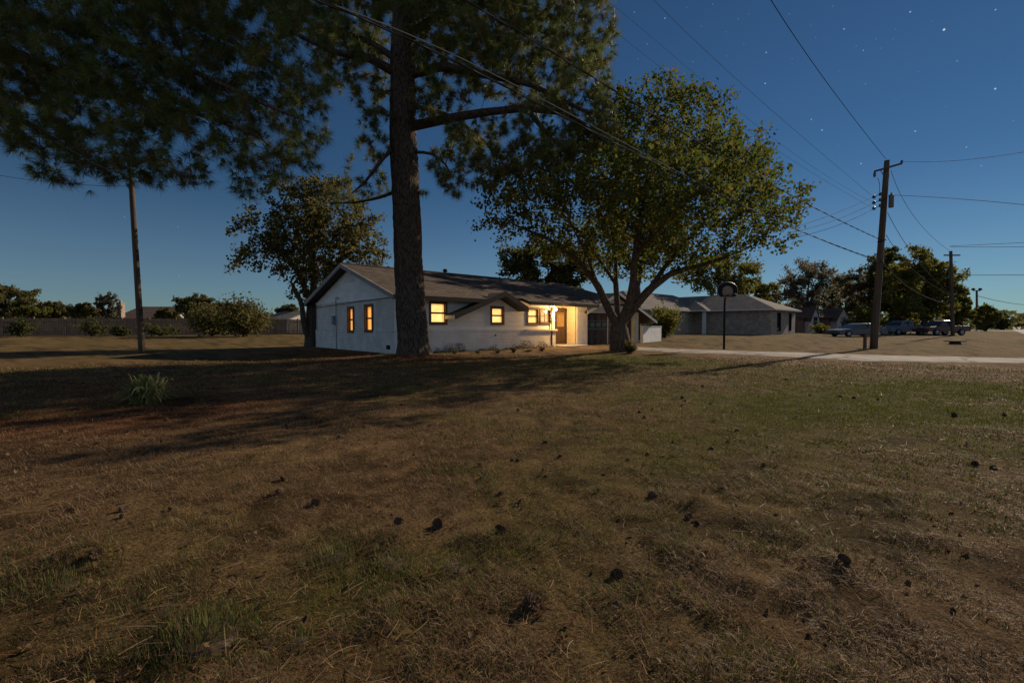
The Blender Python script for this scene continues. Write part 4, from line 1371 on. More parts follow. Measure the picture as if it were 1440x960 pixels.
    mb = MB(); mb.box(cab[0][0] + .25, cab[0][0] + .4, hw - .02, hw + .14, cab[0][1] + .02, cab[0][1] + .16); mb.build('side_mirror', body_mat, o)
    return o


def paint(name, c):
    m = mat(name, c, [v * .85 for v in c], 2, .3, spec=.5)
    m.node_tree.nodes['Principled BSDF'].inputs['Coat Weight'].default_value = .4
    return m


car('sedan', 1170, 473.2, 44, R(6), 4.95, 'sedan', paint('slate_paint', (.06, .072, .095)), 'slate blue sedan parked on the grass behind the utility pole')
car('pickup_truck', 1242, 472.6, 50, R(14), 5.0, 'pickup', paint('silver_paint', (.13, .145, .175)), 'silver blue pickup partly hidden behind the sedan', 'pickup')
car('pickup_truck', 1294, 472.5, 48, R(8), 5.0, 'pickup', paint('maroon_paint', (.06, .014, .014)), 'dark maroon pickup nearest the street under the big trees', 'pickup')

# small things on the right lawn
s_ = gnd(1216, 490); so = empty('marker_post', tuple(s_), 0, 'short dark wooden marker post beside the tall utility pole', 'post')
mb = MB(); mb.box(-.06, .06, -.05, .05, -.2, .78); mb.build('shaft', POLE_WOOD, so); mb = MB(); mb.add([(-.06, -.05, .782), (.06, -.05, .782), (.06, .05, .782), (-.06, .05, .782), (0, 0, .83)], [(0, 1, 4), (1, 2, 4), (2, 3, 4), (3, 0, 4)]); mb.build('cap', POLE_WOOD, so)
s_ = gnd(1343, 484); so = empty('tree_stump', tuple(s_), 0, 'low dark cut stump with a wide flat top near the street', 'stump')
mb = MB(); mb.lathe([(.42, -.1), (.30, .05), (.27, .14), (.30, .16), (.0, .165)], (0, 0, 0), 12); mb.build('stump_base', BARK_GREY, so)
mb = MB(); mb.lathe([(.50, .17), (.58, .20), (.55, .235), (.0, .24)], (0, 0, 0), 12); mb.build('stump_top', BARK_GREY, so)

# ================================================================== TREES
def tree_empty(name, base, label, cat='tree', group=None):
    return empty(name, tuple(base), 0, label, cat, group)


def trunk_lathe(path, rads, nside, nring, amp, seed):
    """main trunk with ridged plates"""
    P = np.array(path, float); rads = np.array(rads, float)
    s = np.concatenate([[0], np.cumsum(np.linalg.norm(np.diff(P, axis=0), axis=1))])
    t = np.linspace(0, s[-1], nring)
    C = np.stack([np.interp(t, s, P[:, k]) for k in range(3)], 1); rr = np.interp(t, s, rads)
    a = np.linspace(0, 2 * np.pi, nside, endpoint=False)
    A, T = np.meshgrid(a, t)
    # plates: stretched cells along the stem
    px = (A / (2 * np.pi) * 11); py = T * 1.7
    n1 = np.abs(fbm(np.cos(A) * 4 + 9, np.sin(A) * 4 + py, seed, 3) - .5) * 2
    n2 = fbm(np.cos(A) * 9 + 9, np.sin(A) * 9 + T * 3, seed + 4, 3)
    flare = 1 + .20 * np.exp(-T / .4) * (1 + .45 * np.sin(A * 5 + 1.0) * 1)
    rad = rr[:, None] * flare + amp * (np.minimum(n1 * 2.2, 1) - .6) + amp * .5 * (n2 - .5)
    V = np.stack([C[:, 0:1] + rad * np.cos(A), C[:, 1:2] + rad * np.sin(A), C[:, 2:3] + 0 * A], -1).reshape(-1, 3)
    i, j = np.meshgrid(np.arange(nring - 1), np.arange(nside), indexing='ij'); j2 = (j + 1) % nside
    Q = np.stack([i * nside + j, i * nside + j2, (i + 1) * nside + j2, (i + 1) * nside + j], -1).reshape(-1, 4)
    return V, Q


# ---------- big pine before the house
rp_ = np.random.default_rng(11)
pb = np.array([PINE_XY[0], PINE_XY[1], gz1(*PINE_XY) - .15])
pine = tree_empty('pine_tree', pb, 'huge pine with thick furrowed trunk standing directly before the white house')
tp = [pb, at(576, 400, 17.04), at(571, 280, 17.04), at(567, 180, 17.05), at(566, 90, 17.1), at(570, 0, 17.1), at(575, -120, 17.1), at(580, -300, 17.1)]
trd = [.57, .52, .50, .48, .44, .40, .32, .14]
V_, Q_ = trunk_lathe(tp, trd, 56, 230, .055, 5)
tr = np_mesh('trunk', V_ - pb, [Q_], PINE_BARK, pine, None, smooth=True)
seed = [np.array(tp[0])]; par = [-1]
end = poly_nodes(seed, par, tp[1:], 0, .45)
S_ = np.array(seed); trunk_n = len(seed)


def near_node(seed, p, n):
    A = np.array(seed[:n]); return int(np.argmin(np.linalg.norm(A - p, axis=1)))


limbs = [  # (photo points, depth at the end relative to the trunk, thickness)
    ([(560, 108), (520, 82), (470, 74), (400, 40)], -2.2, .17),
    ([(560, 88), (520, 58), (470, 42), (430, 40), (380, 60)], 1.8, .13),
    ([(575, 102), (620, 93), (680, 105), (745, 118), (830, 160)], -1.6, .17),
    ([(575, 180), (625, 168), (680, 158), (740, 152), (800, 160), (850, 200)], -.8, .19),
    ([(735, 155), (770, 190), (820, 235)], -1.0, .09),
    ([(575, 150), (640, 165), (690, 205), (700, 240)], 1.5, .09),
    ([(560, 190), (540, 220), (515, 255), (495, 272)], -1.2, .09),
    ([(560, 258), (535, 278), (500, 285), (465, 285)], 1.0, .07),
    ([(575, 45), (620, 20), (690, 5), (770, 20), (830, 40)], 1.5, .16),
    ([(570, 30), (620, -20), (720, -60)], -2.5, .15),
    ([(570, 20), (500, -20), (430, -40)], 2.0, .15),
    ([(572, -60), (640, -130), (720, -160)], 1.0, .1), ([(572, -80), (500, -140), (430, -150)], -1.0, .1),
    ([(575, 205), (610, 215), (635, 240), (625, 262)], -1.0, .06)]
floor = {}
for pts_, dY, th in limbs:
    n = len(pts_)
    q = [at(x, y, 17.05 + dY * k / (n - 1)) for k, (x, y) in enumerate(pts_)]
    st_ = near_node(seed, q[0], len(seed) if pts_[0][0] > 700 else trunk_n)
    k0 = len(seed)
    poly_nodes(seed, par, q[1:], st_, .35)
    for m_ in range(k0, len(seed)): floor[m_] = max(.025, th * (1 - .75 * (m_ - k0) / max(1, len(seed) - k0)))
blobs = [(650, 40, 75, 50, 0, 2.6), (735, 30, 85, 60, -.5, 2.6), (820, 50, 48, 62, 0, 2.0), (800, 125, 58, 55, -1, 2.0), (750, 195, 70, 30, -.8, 1.6), (700, 90, 60, 40, 1, 2.0),
         (665, 205, 55, 38, .5, 1.5), (625, 245, 32, 36, -.6, 1.0), (840, 170, 30, 50, -.8, 1.2), (700, 225, 40, 28, .8, 1.0),
         (610, 20, 50, 40, 0, 2.5), (600, -90, 180, 80, 0, 3.5), (580, -220, 130, 80, 0, 3), (720, -70, 120, 60, 0, 3), (450, -60, 120, 50, 0, 2.8),
         (500, 30, 55, 35, .8, 2.0), (490, 110, 38, 36, -1, 1.2), (525, 175, 22, 40, -.5, .8), (522, 262, 26, 26, 0, .8), (478, 270, 30, 18, .5, .9), (440, 20, 45, 40, 0, 1.8), (530, 90, 25, 60, 1.2, .8),
         (640, 130, 45, 30, .5, 1.2), (790, 220, 40, 25, -1, 1.0), (600, 130, 30, 40, -1.5, 1.0), (660, 60, 60, 40, -2.5, 1.2), (845, 100, 26, 40, 0, 1.0), (560, 20, 40, 30, -2, 1.0), (455, 70, 30, 30, 0, 1.2), (545, 230, 16, 30, .6, .6), (740, 130, 60, 30, 1.5, 1.4), (640, 200, 30, 30, -1.6, .8), (690, 238, 60, 26, -.4, 1.2), (760, 218, 56, 28, .5, 1.2), (640, 262, 22, 22, 0, .7), (820, 190, 40, 36, .6, 1.2), (520, 140, 28, 46, -1, .9), (480, 55, 48, 36, -.8, 1.2), (610, 100, 40, 40, 1.0, 1.2), (720, 60, 70, 40, 1.8, 1.4), (505, 215, 20, 20, .4, .5)]
P_ = blob_pts(blobs, 17.0, 40.0, rp_)
pos, par_ = grow(seed, par, P_, .22, .24, 200, .28, .05, rp_)
r_ = radii(par_, .006, 2.5, floor)
r_[:trunk_n] = np.interp(pos[:trunk_n, 2], [p[2] for p in tp], trd) * .9
branch_par = par_.copy()
lw = wood('branches', pos, branch_par, np.where(np.arange(len(par_)) < trunk_n, np.minimum(r_, .12), r_), PINE_BARK, pine)
shift(lw, pb)
PAL_P = [(.13, .155, .045), (.15, .17, .05), (.105, .14, .045), (.135, .155, .048), (.165, .13, .06)]
nm_ = needle_mesh('crown', pos, par_, r_, .0110, 2, 44, .31, .0135, NEEDLE, pine, PAL_P, rp_, .78)
shift(nm_, pb)

# ---------- second pine, its trunk outside the frame, boughs hanging over the left of the lawn
rp2 = np.random.default_rng(12)
qb = np.array([-14.6, 11.0, gz1(-14.6, 11.0) - .1])
pine2 = tree_empty('pine_tree', qb, 'pine whose long drooping boughs hang over the plain wooden pole')
tp2 = [qb] + [qb + np.array([.1 * k, .05 * k, 2.3 * k]) for k in range(1, 8)]
trd2 = [.5, .44, .41, .38, .33, .27, .19, .09]
V_, Q_ = trunk_lathe(tp2, trd2, 36, 120, .045, 8)
np_mesh('trunk', V_ - qb, [Q_], PINE_BARK, pine2, None, smooth=True)
seed = [np.array(tp2[0])]; par = [-1]
poly_nodes(seed, par, tp2[1:], 0, .45); trunk_n = len(seed)
floor = {}
for pts_, th in (([(-60, 40), (60, 90), (180, 140), (280, 160), (360, 190)], .14), ([(-60, -60), (80, -40), (220, 10), (330, 60), (420, 110)], .15), ([(-80, 110), (0, 150), (80, 200), (150, 240)], .10),
                 ([(-60, 10), (100, 40), (250, 90), (380, 150), (430, 170)], .13), ([(-100, -160), (100, -130), (300, -80), (420, -20)], .13)):
    n = len(pts_); dY = rp2.uniform(-1.8, 1.8)
    q = [at(x, y, 11.2 + dY * k / (n - 1)) for k, (x, y) in enumerate(pts_)]
    st_ = near_node(seed, q[0] - np.array([1.2, 0, 1.0]), trunk_n); k0 = len(seed)
    poly_nodes(seed, par, q, st_, .35)
    for m_ in range(k0, len(seed)): floor[m_] = max(.02, th * (1 - .8 * (m_ - k0) / max(1, len(seed) - k0)))
blobs2 = [(60, 60, 110, 70, 0, 1.8), (180, 80, 110, 80, -.8, 2.0), (300, 55, 105, 75, .3, 2.0), (390, 90, 62, 80, 0, 1.5), (345, 195, 80, 55, 0, 1.5), (220, 205, 95, 48, -.6, 1.5),
          (100, 185, 90, 48, 0, 1.6), (425, 175, 42, 55, .5, 1.0), (275, 250, 50, 18, 0, .8), (120, 235, 55, 22, -.4, .8), (395, 225, 40, 28, .2, .9), (15, 130, 55, 60, .4, 1.5), (330, 272, 24, 10, 0, .4), (60, 215, 40, 25, .3, .7),
          (455, 130, 26, 40, 0, .8), (350, 262, 40, 14, 0, .6), (140, 255, 60, 18, 0, .8), (60, 235, 50, 22, 0, .8), (230, 262, 40, 16, .4, .6), (430, 220, 26, 30, 0, .6), (30, 190, 50, 40, .8, 1.2), (300, 140, 90, 50, 1.0, 1.6), (150, 130, 100, 50, 1.0, 1.6), (250, 20, 160, 40, -.8, 1.8), (150, -70, 200, 70, 0, 2.2), (350, -80, 120, 60, 0, 2.0), (-80, 60, 100, 160, 0, 2.2), (-150, -150, 160, 120, 0, 2.5)]
P_ = blob_pts(blobs2, 11.2, 54.0, rp2)
pos, par_ = grow(seed, par, P_, .18, .2, 240, .28, .03, rp2)
r_ = radii(par_, .0045, 2.5, floor)
r_[:trunk_n] = np.minimum(r_[:trunk_n], .12)
lw = wood('branches', pos, par_, r_, PINE_BARK, pine2); shift(lw, qb)
nm_ = needle_mesh('crown', pos, par_, r_, .0086, 2, 38, .29, .0105, NEEDLE, pine2, PAL_P + [(.12, .16, .05)], rp2, .75)
shift(nm_, qb)


# ---------- broadleaf trees
def broadleaf(base, label, stems, blobs, Y, dens, step, kill, leaf, per, spread, pal, bark, tipr=.006, rmax=.014, rng=None, flare=None, name='tree', up=.05, fold=.3, group=None, n=2.4, maxr=None, thin=1.0, trunk_r=None, aspect=.75):
    rng = rng or np.random.default_rng(5)
    base = np.array(base, float)
    o = tree_empty(name, base, label, 'tree', group)
    seed = [base - np.array([0, 0, .15])]; par = [-1]
    floor = {0: stems[0][1][0] * 1.25}
    for pts_, th in stems:
        q = [np.array(p) for p in pts_]
        st_ = near_node(seed, q[0], len(seed))
        k0 = len(seed)
        poly_nodes(seed, par, q if len(seed) == 1 else q[1:], st_, step * 1.2)
        m = len(seed) - k0
        for k in range(m): floor[k0 + k] = th[0] + (th[1] - th[0]) * k / max(1, m - 1)
    P = blob_pts(blobs, Y, dens, rng)
    pos, par_ = grow(seed, par, P, step, kill, 170, .22, up, rng)
    r_ = radii(par_, tipr, n, floor)
    if maxr: r_ = np.minimum(r_, maxr)
    for k in range(len(r_)):
        if k in floor: r_[k] = min(r_[k], floor[k] * 1.25)
    if trunk_r is not None: r_[0] = trunk_r
    w = wood('trunk', pos, par_, r_, bark, o, big=16); shift(w, base)
    C = leaf_centres(pos, par_, r_, rmax, per, spread, rng)
    if thin < 1: C = C[rng.uniform(size=len(C)) < thin]
    cols = pick_cols(len(C), pal, rng)
    l = leaf_mesh('crown', C, leaf, LEAF, o, cols, .5, rng, fold, aspect); shift(l, base)
    return o


PAL_M = [(.062, .084, .019), (.076, .092, .022), (.096, .098, .024), (.052, .072, .019), (.12, .098, .028)]
mbase = gnd(873, 495)
Ym = mbase[1]


def mp_(L): return [at(x, y, Ym + dy) for x, y, dy in L]


maple = broadleaf(mbase, 'broad leafy tree with several stems beside the lit porch and driveway', [
    (mp_([(872, 478, 0), (869, 460, 0)]), (0.51, 0.42)),
    (mp_([(869, 460, 0), (856, 435, -.1), (840, 400, -.3), (812, 365, -.6), (770, 335, -1.0), (720, 315, -1.4)]), (0.200, 0.035)),
    (mp_([(869, 460, 0), (868, 430, .3), (866, 400, .6), (866, 350, 1.2), (850, 270, 1.6)]), (0.132, 0.035)),
    (mp_([(869, 460, 0), (884, 430, -.3), (890, 400, -.6), (893, 360, -.9), (905, 290, -1.0), (925, 200, -1.0)]), (0.200, 0.035)),
    (mp_([(869, 460, 0), (892, 432, 0), (912, 408, .1), (945, 383, .2), (990, 372, .4), (1050, 350, .5)]), (0.215, 0.035)),
    (mp_([(912, 408, .1), (935, 375, .6), (965, 340, 1.3), (1010, 290, 1.8), (1040, 250, 2.0)]), (0.112, 0.028)),
    (mp_([(866, 400, .6), (846, 370, 1.6), (815, 325, 2.4), (770, 290, 2.8)]), (0.086, 0.028)),
    (mp_([(840, 400, -.3), (826, 360, -1.4), (800, 310, -2.4)]), (0.079, 0.028)),
    (mp_([(893, 360, -.9), (930, 320, -2.0), (970, 280, -2.8)]), (0.086, 0.028))],
    [(740, 255, 70, 45, 0, 3.2), (715, 300, 52, 26, -.5, 2.0), (830, 225, 85, 60, 0, 4.2), (905, 180, 80, 55, 0, 4.0), (965, 200, 70, 55, 0, 3.5), (930, 140, 50, 22, 0, 2.0),
     (1005, 245, 75, 52, 0, 3.8), (1050, 295, 62, 42, 0, 3.2), (1085, 320, 45, 22, 0, 1.8), (1000, 330, 70, 28, 0, 3.2), (905, 290, 85, 50, 0, 4.2), (815, 300, 70, 40, 0, 3.8),
     (1015, 165, 22, 22, .5, 1.0), (1055, 205, 22, 22, .3, 1.0), (1110, 268, 28, 8, 0, .8), (690, 318, 24, 9, -.5, .7), (695, 285, 26, 14, 0, 1.0), (880, 150, 40, 25, 0, 1.6), (925, 118, 14, 9, 0, .5), (965, 128, 14, 10, .3, .5),
     (1100, 340, 20, 14, 0, 1.0), (955, 345, 60, 18, -.6, 2.0), (885, 130, 8, 14, 0, .4), (1040, 180, 8, 12, .3, .3), (795, 345, 55, 20, -.3, 2.2), (880, 335, 70, 28, .5, 3.0), (1005, 362, 60, 16, 0, 2.0), (945, 375, 36, 12, .3, 1.4), (730, 335, 36, 14, -.6, 1.2), (1070, 345, 36, 18, 0, 1.2), (850, 380, 26, 12, 1.0, 1.0),
     (900, 240, 90, 50, -4.5, 2.6), (1020, 270, 90, 45, -4.5, 2.4), (780, 270, 80, 40, -4.2, 2.0), (960, 200, 60, 40, 4.5, 2.4), (850, 230, 70, 40, 4.5, 2.4), (1040, 240, 40, 35, 4.2, 2.0), (1090, 300, 50, 26, -3.8, 1.6), (960, 320, 60, 22, -5.0, 1.6),
     (1128, 262, 22, 5, 0, .5), (1120, 318, 18, 8, -1, .5), (668, 322, 18, 6, -.5, .4), (672, 285, 18, 7, 0, .4), (905, 108, 7, 10, .3, .3), (950, 112, 9, 8, -.3, .3), (1000, 140, 10, 10, .3, .3), (1070, 185, 12, 10, .3, .4), (860, 140, 10, 12, 0, .4), (1100, 235, 16, 8, .4, .4), (1075, 225, 12, 12, -.4, .4),
     (1020, 225, 50, 34, -7.6, 1.2), (985, 250, 60, 36, -6.8, 1.2), (930, 260, 60, 36, -6.4, 1.2), (870, 275, 60, 30, -6.2, 1.2), (1050, 255, 36, 26, -7.4, 1.0), (1055, 222, 34, 26, -8.2, 1.0), (1000, 205, 44, 30, -8.0, 1.0),
     (790, 362, 44, 16, .8, 1.4), (850, 345, 50, 22, 1.8, 1.8), (905, 368, 40, 16, 1.6, 1.4), (965, 352, 50, 20, 1.2, 1.8), (840, 375, 30, 12, -.8, 1.0), (930, 392, 20, 8, 1.0, .8), (760, 350, 36, 14, 1.2, 1.2)],
    Ym, 13, .22, .24, .16, 8, .15, PAL_M, BARK, .0042, .0100, np.random.default_rng(21), n=2.35, trunk_r=.66, aspect=.8)

PAL_O = [(.090, .092, .030), (.115, .098, .036), (.074, .080, .030), (.13, .10, .042)]
ob = gnd(437, 487); Yo = ob[1]


def op_(L): return [at(x, y, Yo + dy) for x, y, dy in L]


broadleaf(ob, 'dark shade tree with twin trunks growing at the rear corner of the house', [
    (op_([(437, 470, 0), (440, 430, 0)]), (.32, .28)),
    (op_([(440, 430, 0), (425, 395, -.3), (405, 360, -.8), (370, 340, -1)]), (.20, .05)),
    (op_([(440, 430, 0), (442, 390, .3), (440, 330, .3), (425, 280, 0)]), (.22, .05)),
    (op_([(440, 430, 0), (465, 390, .2), (490, 350, .6), (515, 325, 1)]), (.20, .05)),
    (op_([(430, 485, -.3), (427, 455, -.5), (424, 425, -.6), (410, 400, -.8)]), (.18, .10))],
    [(420, 285, 48, 38, 0, 2.4), (470, 300, 50, 46, 0, 2.6), (368, 315, 34, 22, 0, 1.4), (340, 358, 28, 20, 0, 1.0), (388, 360, 44, 34, 0, 2.0), (450, 375, 55, 34, 0, 2.4), (510, 345, 36, 34, 0, 2.0), (520, 310, 20, 24, 0, 1.2),
     (425, 418, 26, 14, 0, 1.4), (465, 252, 28, 12, 0, 1.0), (430, 330, 50, 40, 0, 2.4), (325, 375, 14, 14, 0, .6), (400, 260, 20, 12, 0, .8), (530, 360, 20, 22, .5, 1.2), (455, 265, 50, 18, 0, 1.6), (350, 300, 26, 16, 0, 1.0), (480, 390, 40, 16, .5, 1.6), (440, 340, 70, 60, .5, 2.6), (330, 330, 18, 14, 0, .8)],
    Yo, 20, .24, .25, .19, 10, .15, PAL_O, BARK_GREY, .0045, .0105, np.random.default_rng(22), trunk_r=.42)


def bg_tree(px, hw, top, bot, Y, pal, label, seedn, leaf=.34, dens=None, thin=1.0, per=9, ground=None, name='tree', trunk=True, lumps=9, gap=.55, group=None, zb=None):
    """a whole far tree: trunk, limbs, lumpy crown with gaps"""
    rng = np.random.default_rng(seedn)
    s = Y / F
    base = at(px, 465, Y); base[2] = gz1(base[0], base[1]) if zb is None else zb
    cy = (top + bot) / 2; ry = (bot - top) / 2
    blobs = []
    for k in range(lumps):
        a = 2 * math.pi * k / lumps + rng.uniform(-.3, .3); q = rng.uniform(.42, .70)
        blobs.append((px + hw * q * math.cos(a), cy + ry * q * math.sin(a), hw * rng.uniform(.28, .42), ry * rng.uniform(.28, .42), rng.uniform(-1, 1) * hw * s * .45, hw * s * .38))
    blobs.append((px, cy, hw * .5, ry * .5, 0, hw * s * .5))
    vol = sum(b[2] * s * b[3] * s * b[5] for b in blobs)
    dens = dens or 260 / max(vol, .1)
    H = at(px, cy, Y)
    step = max(.12, hw * s * .07)
    st = [([base + np.array([0, 0, .2]), base + (H - base) * .45], (max(.05, hw * s * .06), max(.04, hw * s * .045))),
          ([base + (H - base) * .45, H + np.array([-hw * s * .35, 0, ry * s * .2])], (hw * s * .035, .03)),
          ([base + (H - base) * .45, H + np.array([hw * s * .3, .3, ry * s * .3])], (hw * s * .035, .03)),
          ([base + (H - base) * .45, H + np.array([0, -.4, ry * s * .4])], (hw * s * .035, .03))]
    return broadleaf(base, label, st, blobs, Y, dens, step, step * 1.1, leaf, per * 2, step * .6, pal, BARK_GREY, hw * s * .003, hw * s * .0072, rng, name=name, group=group, thin=thin)


PAL_D = [(.070, .076, .028), (.090, .086, .032), (.058, .066, .028)]
PAL_Y = [(.115, .112, .028), (.145, .125, .033), (.09, .094, .028)]
PAL_B = [(.12, .108, .07), (.14, .118, .078), (.09, .088, .058)]
bg_tree(775, 88, 332, 420, 42, PAL_D, 'rounded dark tree rising behind the ridge of the white house', 31, .30, per=13, lumps=12)
bg_tree(1010, 72, 352, 420, 66, PAL_Y, 'yellow green tree behind the neighbour roof, seen under the broad tree', 32, .38)
bg_tree(896, 92, 228, 405, 36.5, PAL_D, 'dark tree hidden behind the broad leafy tree, close to the garage', 33, .26)
bg_tree(1135, 60, 358, 452, 80, PAL_B, 'sparse greyish tree above the far red brick house', 34, .36, thin=1.0, per=11)
bg_tree(1222, 46, 354, 458, 76, PAL_B, 'thin brownish tree with sky showing through, behind the sedan', 35, .36, thin=.9, per=11)
bg_tree(1300, 64, 334, 466, 60, PAL_Y, 'largest dense tree behind the maroon pickup', 36, .34, per=14, lumps=14)
bg_tree(1255, 46, 345, 462, 68, PAL_D, 'tall dark tree just behind the utility pole', 37, .36, per=13, lumps=12)
bg_tree(1345, 26, 395, 466, 70, PAL_Y, 'small yellowish tree at the street side of the big dense tree', 38, .34)
bg_tree(1386, 24, 427, 466, 88, PAL_Y, 'low rounded tree below the lamp pole', 39, .36)
bg_tree(1408, 12, 444, 466, 110, PAL_D, 'lowest small tree at the vanishing end of the street', 40, .4)
bg_tree(1440, 18, 440, 462, 150, PAL_D, 'distant dark tree beyond the end of the street', 41, .6)
bg_tree(12, 48, 395, 452, 58, PAL_O, 'tallest leafy tree behind the far end of the fence', 42, .32)
bg_tree(76, 34, 420, 454, 60, PAL_O, 'low bushy tree behind the fence beside the tallest one', 43, .32)
bg_tree(118, 22, 425, 452, 58, PAL_O, 'small round tree behind the fence near the bare-topped one', 44, .30)
bg_tree(148, 22, 408, 456, 60, PAL_B, 'bare-topped thin tree behind the fence beside the pale chimney', 45, .26, thin=.4)
bg_tree(238, 22, 432, 460, 62, PAL_O, 'small bushy tree behind the fence right of the brown roof', 46, .30)
bg_tree(275, 34, 411, 458, 58, PAL_O, 'leafy tree with an uneven top behind the fence', 47, .32)
bg_tree(1188, 40, 385, 458, 92, PAL_D, 'middle-height dark tree filling the gap between the two sparse trees', 51, .4)
bg_tree(1275, 40, 372, 462, 84, PAL_Y, 'olive tree filling the gap just right of the utility pole', 52, .4, per=13, lumps=12)
bg_tree(1060, 46, 385, 440, 84, PAL_Y, 'olive tree behind the hip roof of the neighbour house', 53, .4)
bg_tree(46, 30, 428, 454, 56, PAL_Y, 'olive bushy tree behind the fence, between the tallest and the low one', 54, .3)
bg_tree(318, 34, 422, 458, 60, PAL_O, 'broad low tree behind the wide bush and the fence', 55, .32)
bg_tree(205, 20, 440, 458, 66, PAL_D, 'lowest dark tree behind the brown roof house', 56, .34)
bg_tree(405, 22, 425, 458, 70, PAL_D, 'dark tree behind the grey gable roof', 48, .34)


def shrub(name, px, py, hw, h, Y, pal, label, seedn, leaf=.16, nleaf=1500, pnt=None):
    """bush of many stems with leaves through its whole volume"""
    rng = np.random.default_rng(seedn)
    base = gnd(px, py) if pnt is None else np.array(pnt, float)
    if Y: base = at(px, py, Y); base[2] = gz1(base[0], base[1])
    s = base[1] / F
    o = empty(name, tuple(base), 0, label, 'shrub')
    W_ = hw * s; H_ = h * s
    ns = 16
    mb = MB(); tips = []
    for k in range(ns):
        a = rng.uniform(0, 2 * math.pi); q = rng.uniform(.2, 1)
        lob = .55 + .75 * vnoise(np.array([a * 1.3]), np.array([seedn * 1.7]), 3)[0]
        e_ = np.array([math.cos(a) * W_ * q * lob, math.sin(a) * W_ * q * lob, H_ * rng.uniform(.45, 1.08) * (1 - .3 * q * q)])
        m_ = e_ * np.array([.35, .35, .55])
        mb.tube([(0.03 * math.cos(a), .03 * math.sin(a), -.08), m_, e_], [.022 * max(W_, .6), .016 * max(W_, .6), .004], 4, caps=False)
        tips.append((m_, e_))
    mb.build('stems', BARK_GREY, o)
    C = []
    n = nleaf // ns
    for m_, e_ in tips:
        t = rng.uniform(0, 1, (n, 1)) ** .6
        c = m_ * .6 + (e_ - m_ * .6) * t + rng.normal(size=(n, 3)) * np.array([W_ * .15, W_ * .15, H_ * .12])
        C.append(c)
    C = np.concatenate(C); C = C[C[:, 2] > .01]
    leaf_mesh('crown', C, leaf, LEAF, o, pick_cols(len(C), pal, rng), .2, rng, .3)
    return o


shrub('shrub', 345, 472, 40, 50, 44, PAL_O, 'wide bush standing before the fence between pole and shade tree', 61, .24, 4200)
shrub('shrub', 298, 472, 36, 42, 45, PAL_O, 'bushy growth before the fence beside the wide bush', 62, .24, 3200)
shrub('shrub', 30, 474, 16, 26, 43, PAL_D, 'dark vine bush against the fence below the tallest tree', 63, .22, 1200)
shrub('shrub', 168, 473, 15, 14, 45, PAL_D, 'low dark bush against the fence beside the wooden pole', 64, .22, 900)
shrub('shrub', 128, 473, 20, 24, 45, PAL_D, 'low spreading bush against the fence below the bare-topped tree', 65, .22, 900)
shrub('shrub', 226, 473, 22, 18, 46, PAL_D, 'leafy bush against the fence under the brown roof', 66, .22, 1000)
shrub('shrub', 935, 470, 34, 42, 42, PAL_Y, 'big rounded shrub before the neighbour house wall', 67, .22, 3600)
shrub('shrub', 888, 470, 20, 30, 46, PAL_D, 'dark shrub beyond the block wall, left of the big rounded shrub', 76, .22, 1200)
shrub('shrub', 1153, 471, 15, 14, 58, PAL_Y, 'clipped bush before the far red brick house', 68, .24, 900)
shrub('shrub', 1217, 470, 22, 40, 56, PAL_Y, 'yellow green bush behind the sedan roof', 69, .28, 1800)
shrub('shrub', 1262, 468, 22, 24, 60, PAL_O, 'low bush line behind the silver blue pickup', 70, .28, 1400)
shrub('shrub', 1195, 470, 12, 18, 60, PAL_D, 'small dark bush between the brick house and the sedan', 75, .26, 800)
shrub('shrub', 886, 497, 11, 17, None, [(.10, .085, .03), (.085, .06, .03), (.06, .055, .024)], 'small lamp-lit shrub at the foot of the broad leafy tree', 71, .07, 1500)


# strap-leaved plant on the shady lawn
def strap_plant():
    rng = np.random.default_rng(81)
    b = gnd(207, 566)
    o = empty('strap_leaf_plant', tuple(b), 0, 'clump of arching strap leaves growing alone on the shaded lawn', 'plant')
    mb = MB()
    V = []; Fq = []; T = []
    W_ = .46; H_ = .66
    for k in range(300):
        a = rng.uniform(0, 2 * math.pi); q = rng.uniform(.15, 1.0) ** .8; L = rng.uniform(.5, 1.0)
        bx_, by_ = np.clip(rng.normal(size=2), -1.8, 1.8) * .09
        wv = rng.uniform(.012, .024)
        side = np.array([-math.sin(a), math.cos(a), 0])
        col = np.array([(.22, .22, .085), (.30, .285, .14), (.14, .155, .055)][rng.integers(0, 3)]) * rng.uniform(.8, 1.2)
        k0 = len(V)
        for i in range(6):
            t = i / 5
            x = q * W_ * (t ** 1.15); z = H_ * L * (1.12 - .42 * q) * (1.75 * t - (.85 + .75 * q) * t * t)
            c = np.array([bx_ + math.cos(a) * x, by_ + math.sin(a) * x, z])
            w = wv * (1 - t ** 2) + .002
            V += [c - side * w, c + side * w]; T += [col, col]
            if i: Fq.append((k0 + 2 * i - 2, k0 + 2 * i - 1, k0 + 2 * i + 1, k0 + 2 * i))
    np_mesh('leaves', np.array(V), [np.array(Fq)], LEAF, o, np.array(T))
    mb.lathe([(.14, -.1), (.10, .05), (.04, .12), (.0, .13)], (0, 0, 0), 10); mb.build('root_crown', BARK_GREY, o)


strap_plant()

# weeds along the foot of the front wall
for k, (px, py, lab) in enumerate([(672, 497, 'low weed clump at the wall foot under the gabled window'), (700, 497, 'dry weed at the wall foot beside the low clump'), (722, 496, 'taller weed at the wall foot below the small gable end'),
                                   (742, 495, 'weed at the wall foot below the wide window pair'), (762, 494, 'last weed at the wall foot before the porch step'), (640, 498, 'first weed at the wall foot beside the pine trunk')]):
    shrub('weed', px, py, 5 + 2 * (k % 2), 4 + 2 * (k % 3), None, [(.10, .075, .035), (.06, .06, .025)], lab, 90 + k, .045, 260)



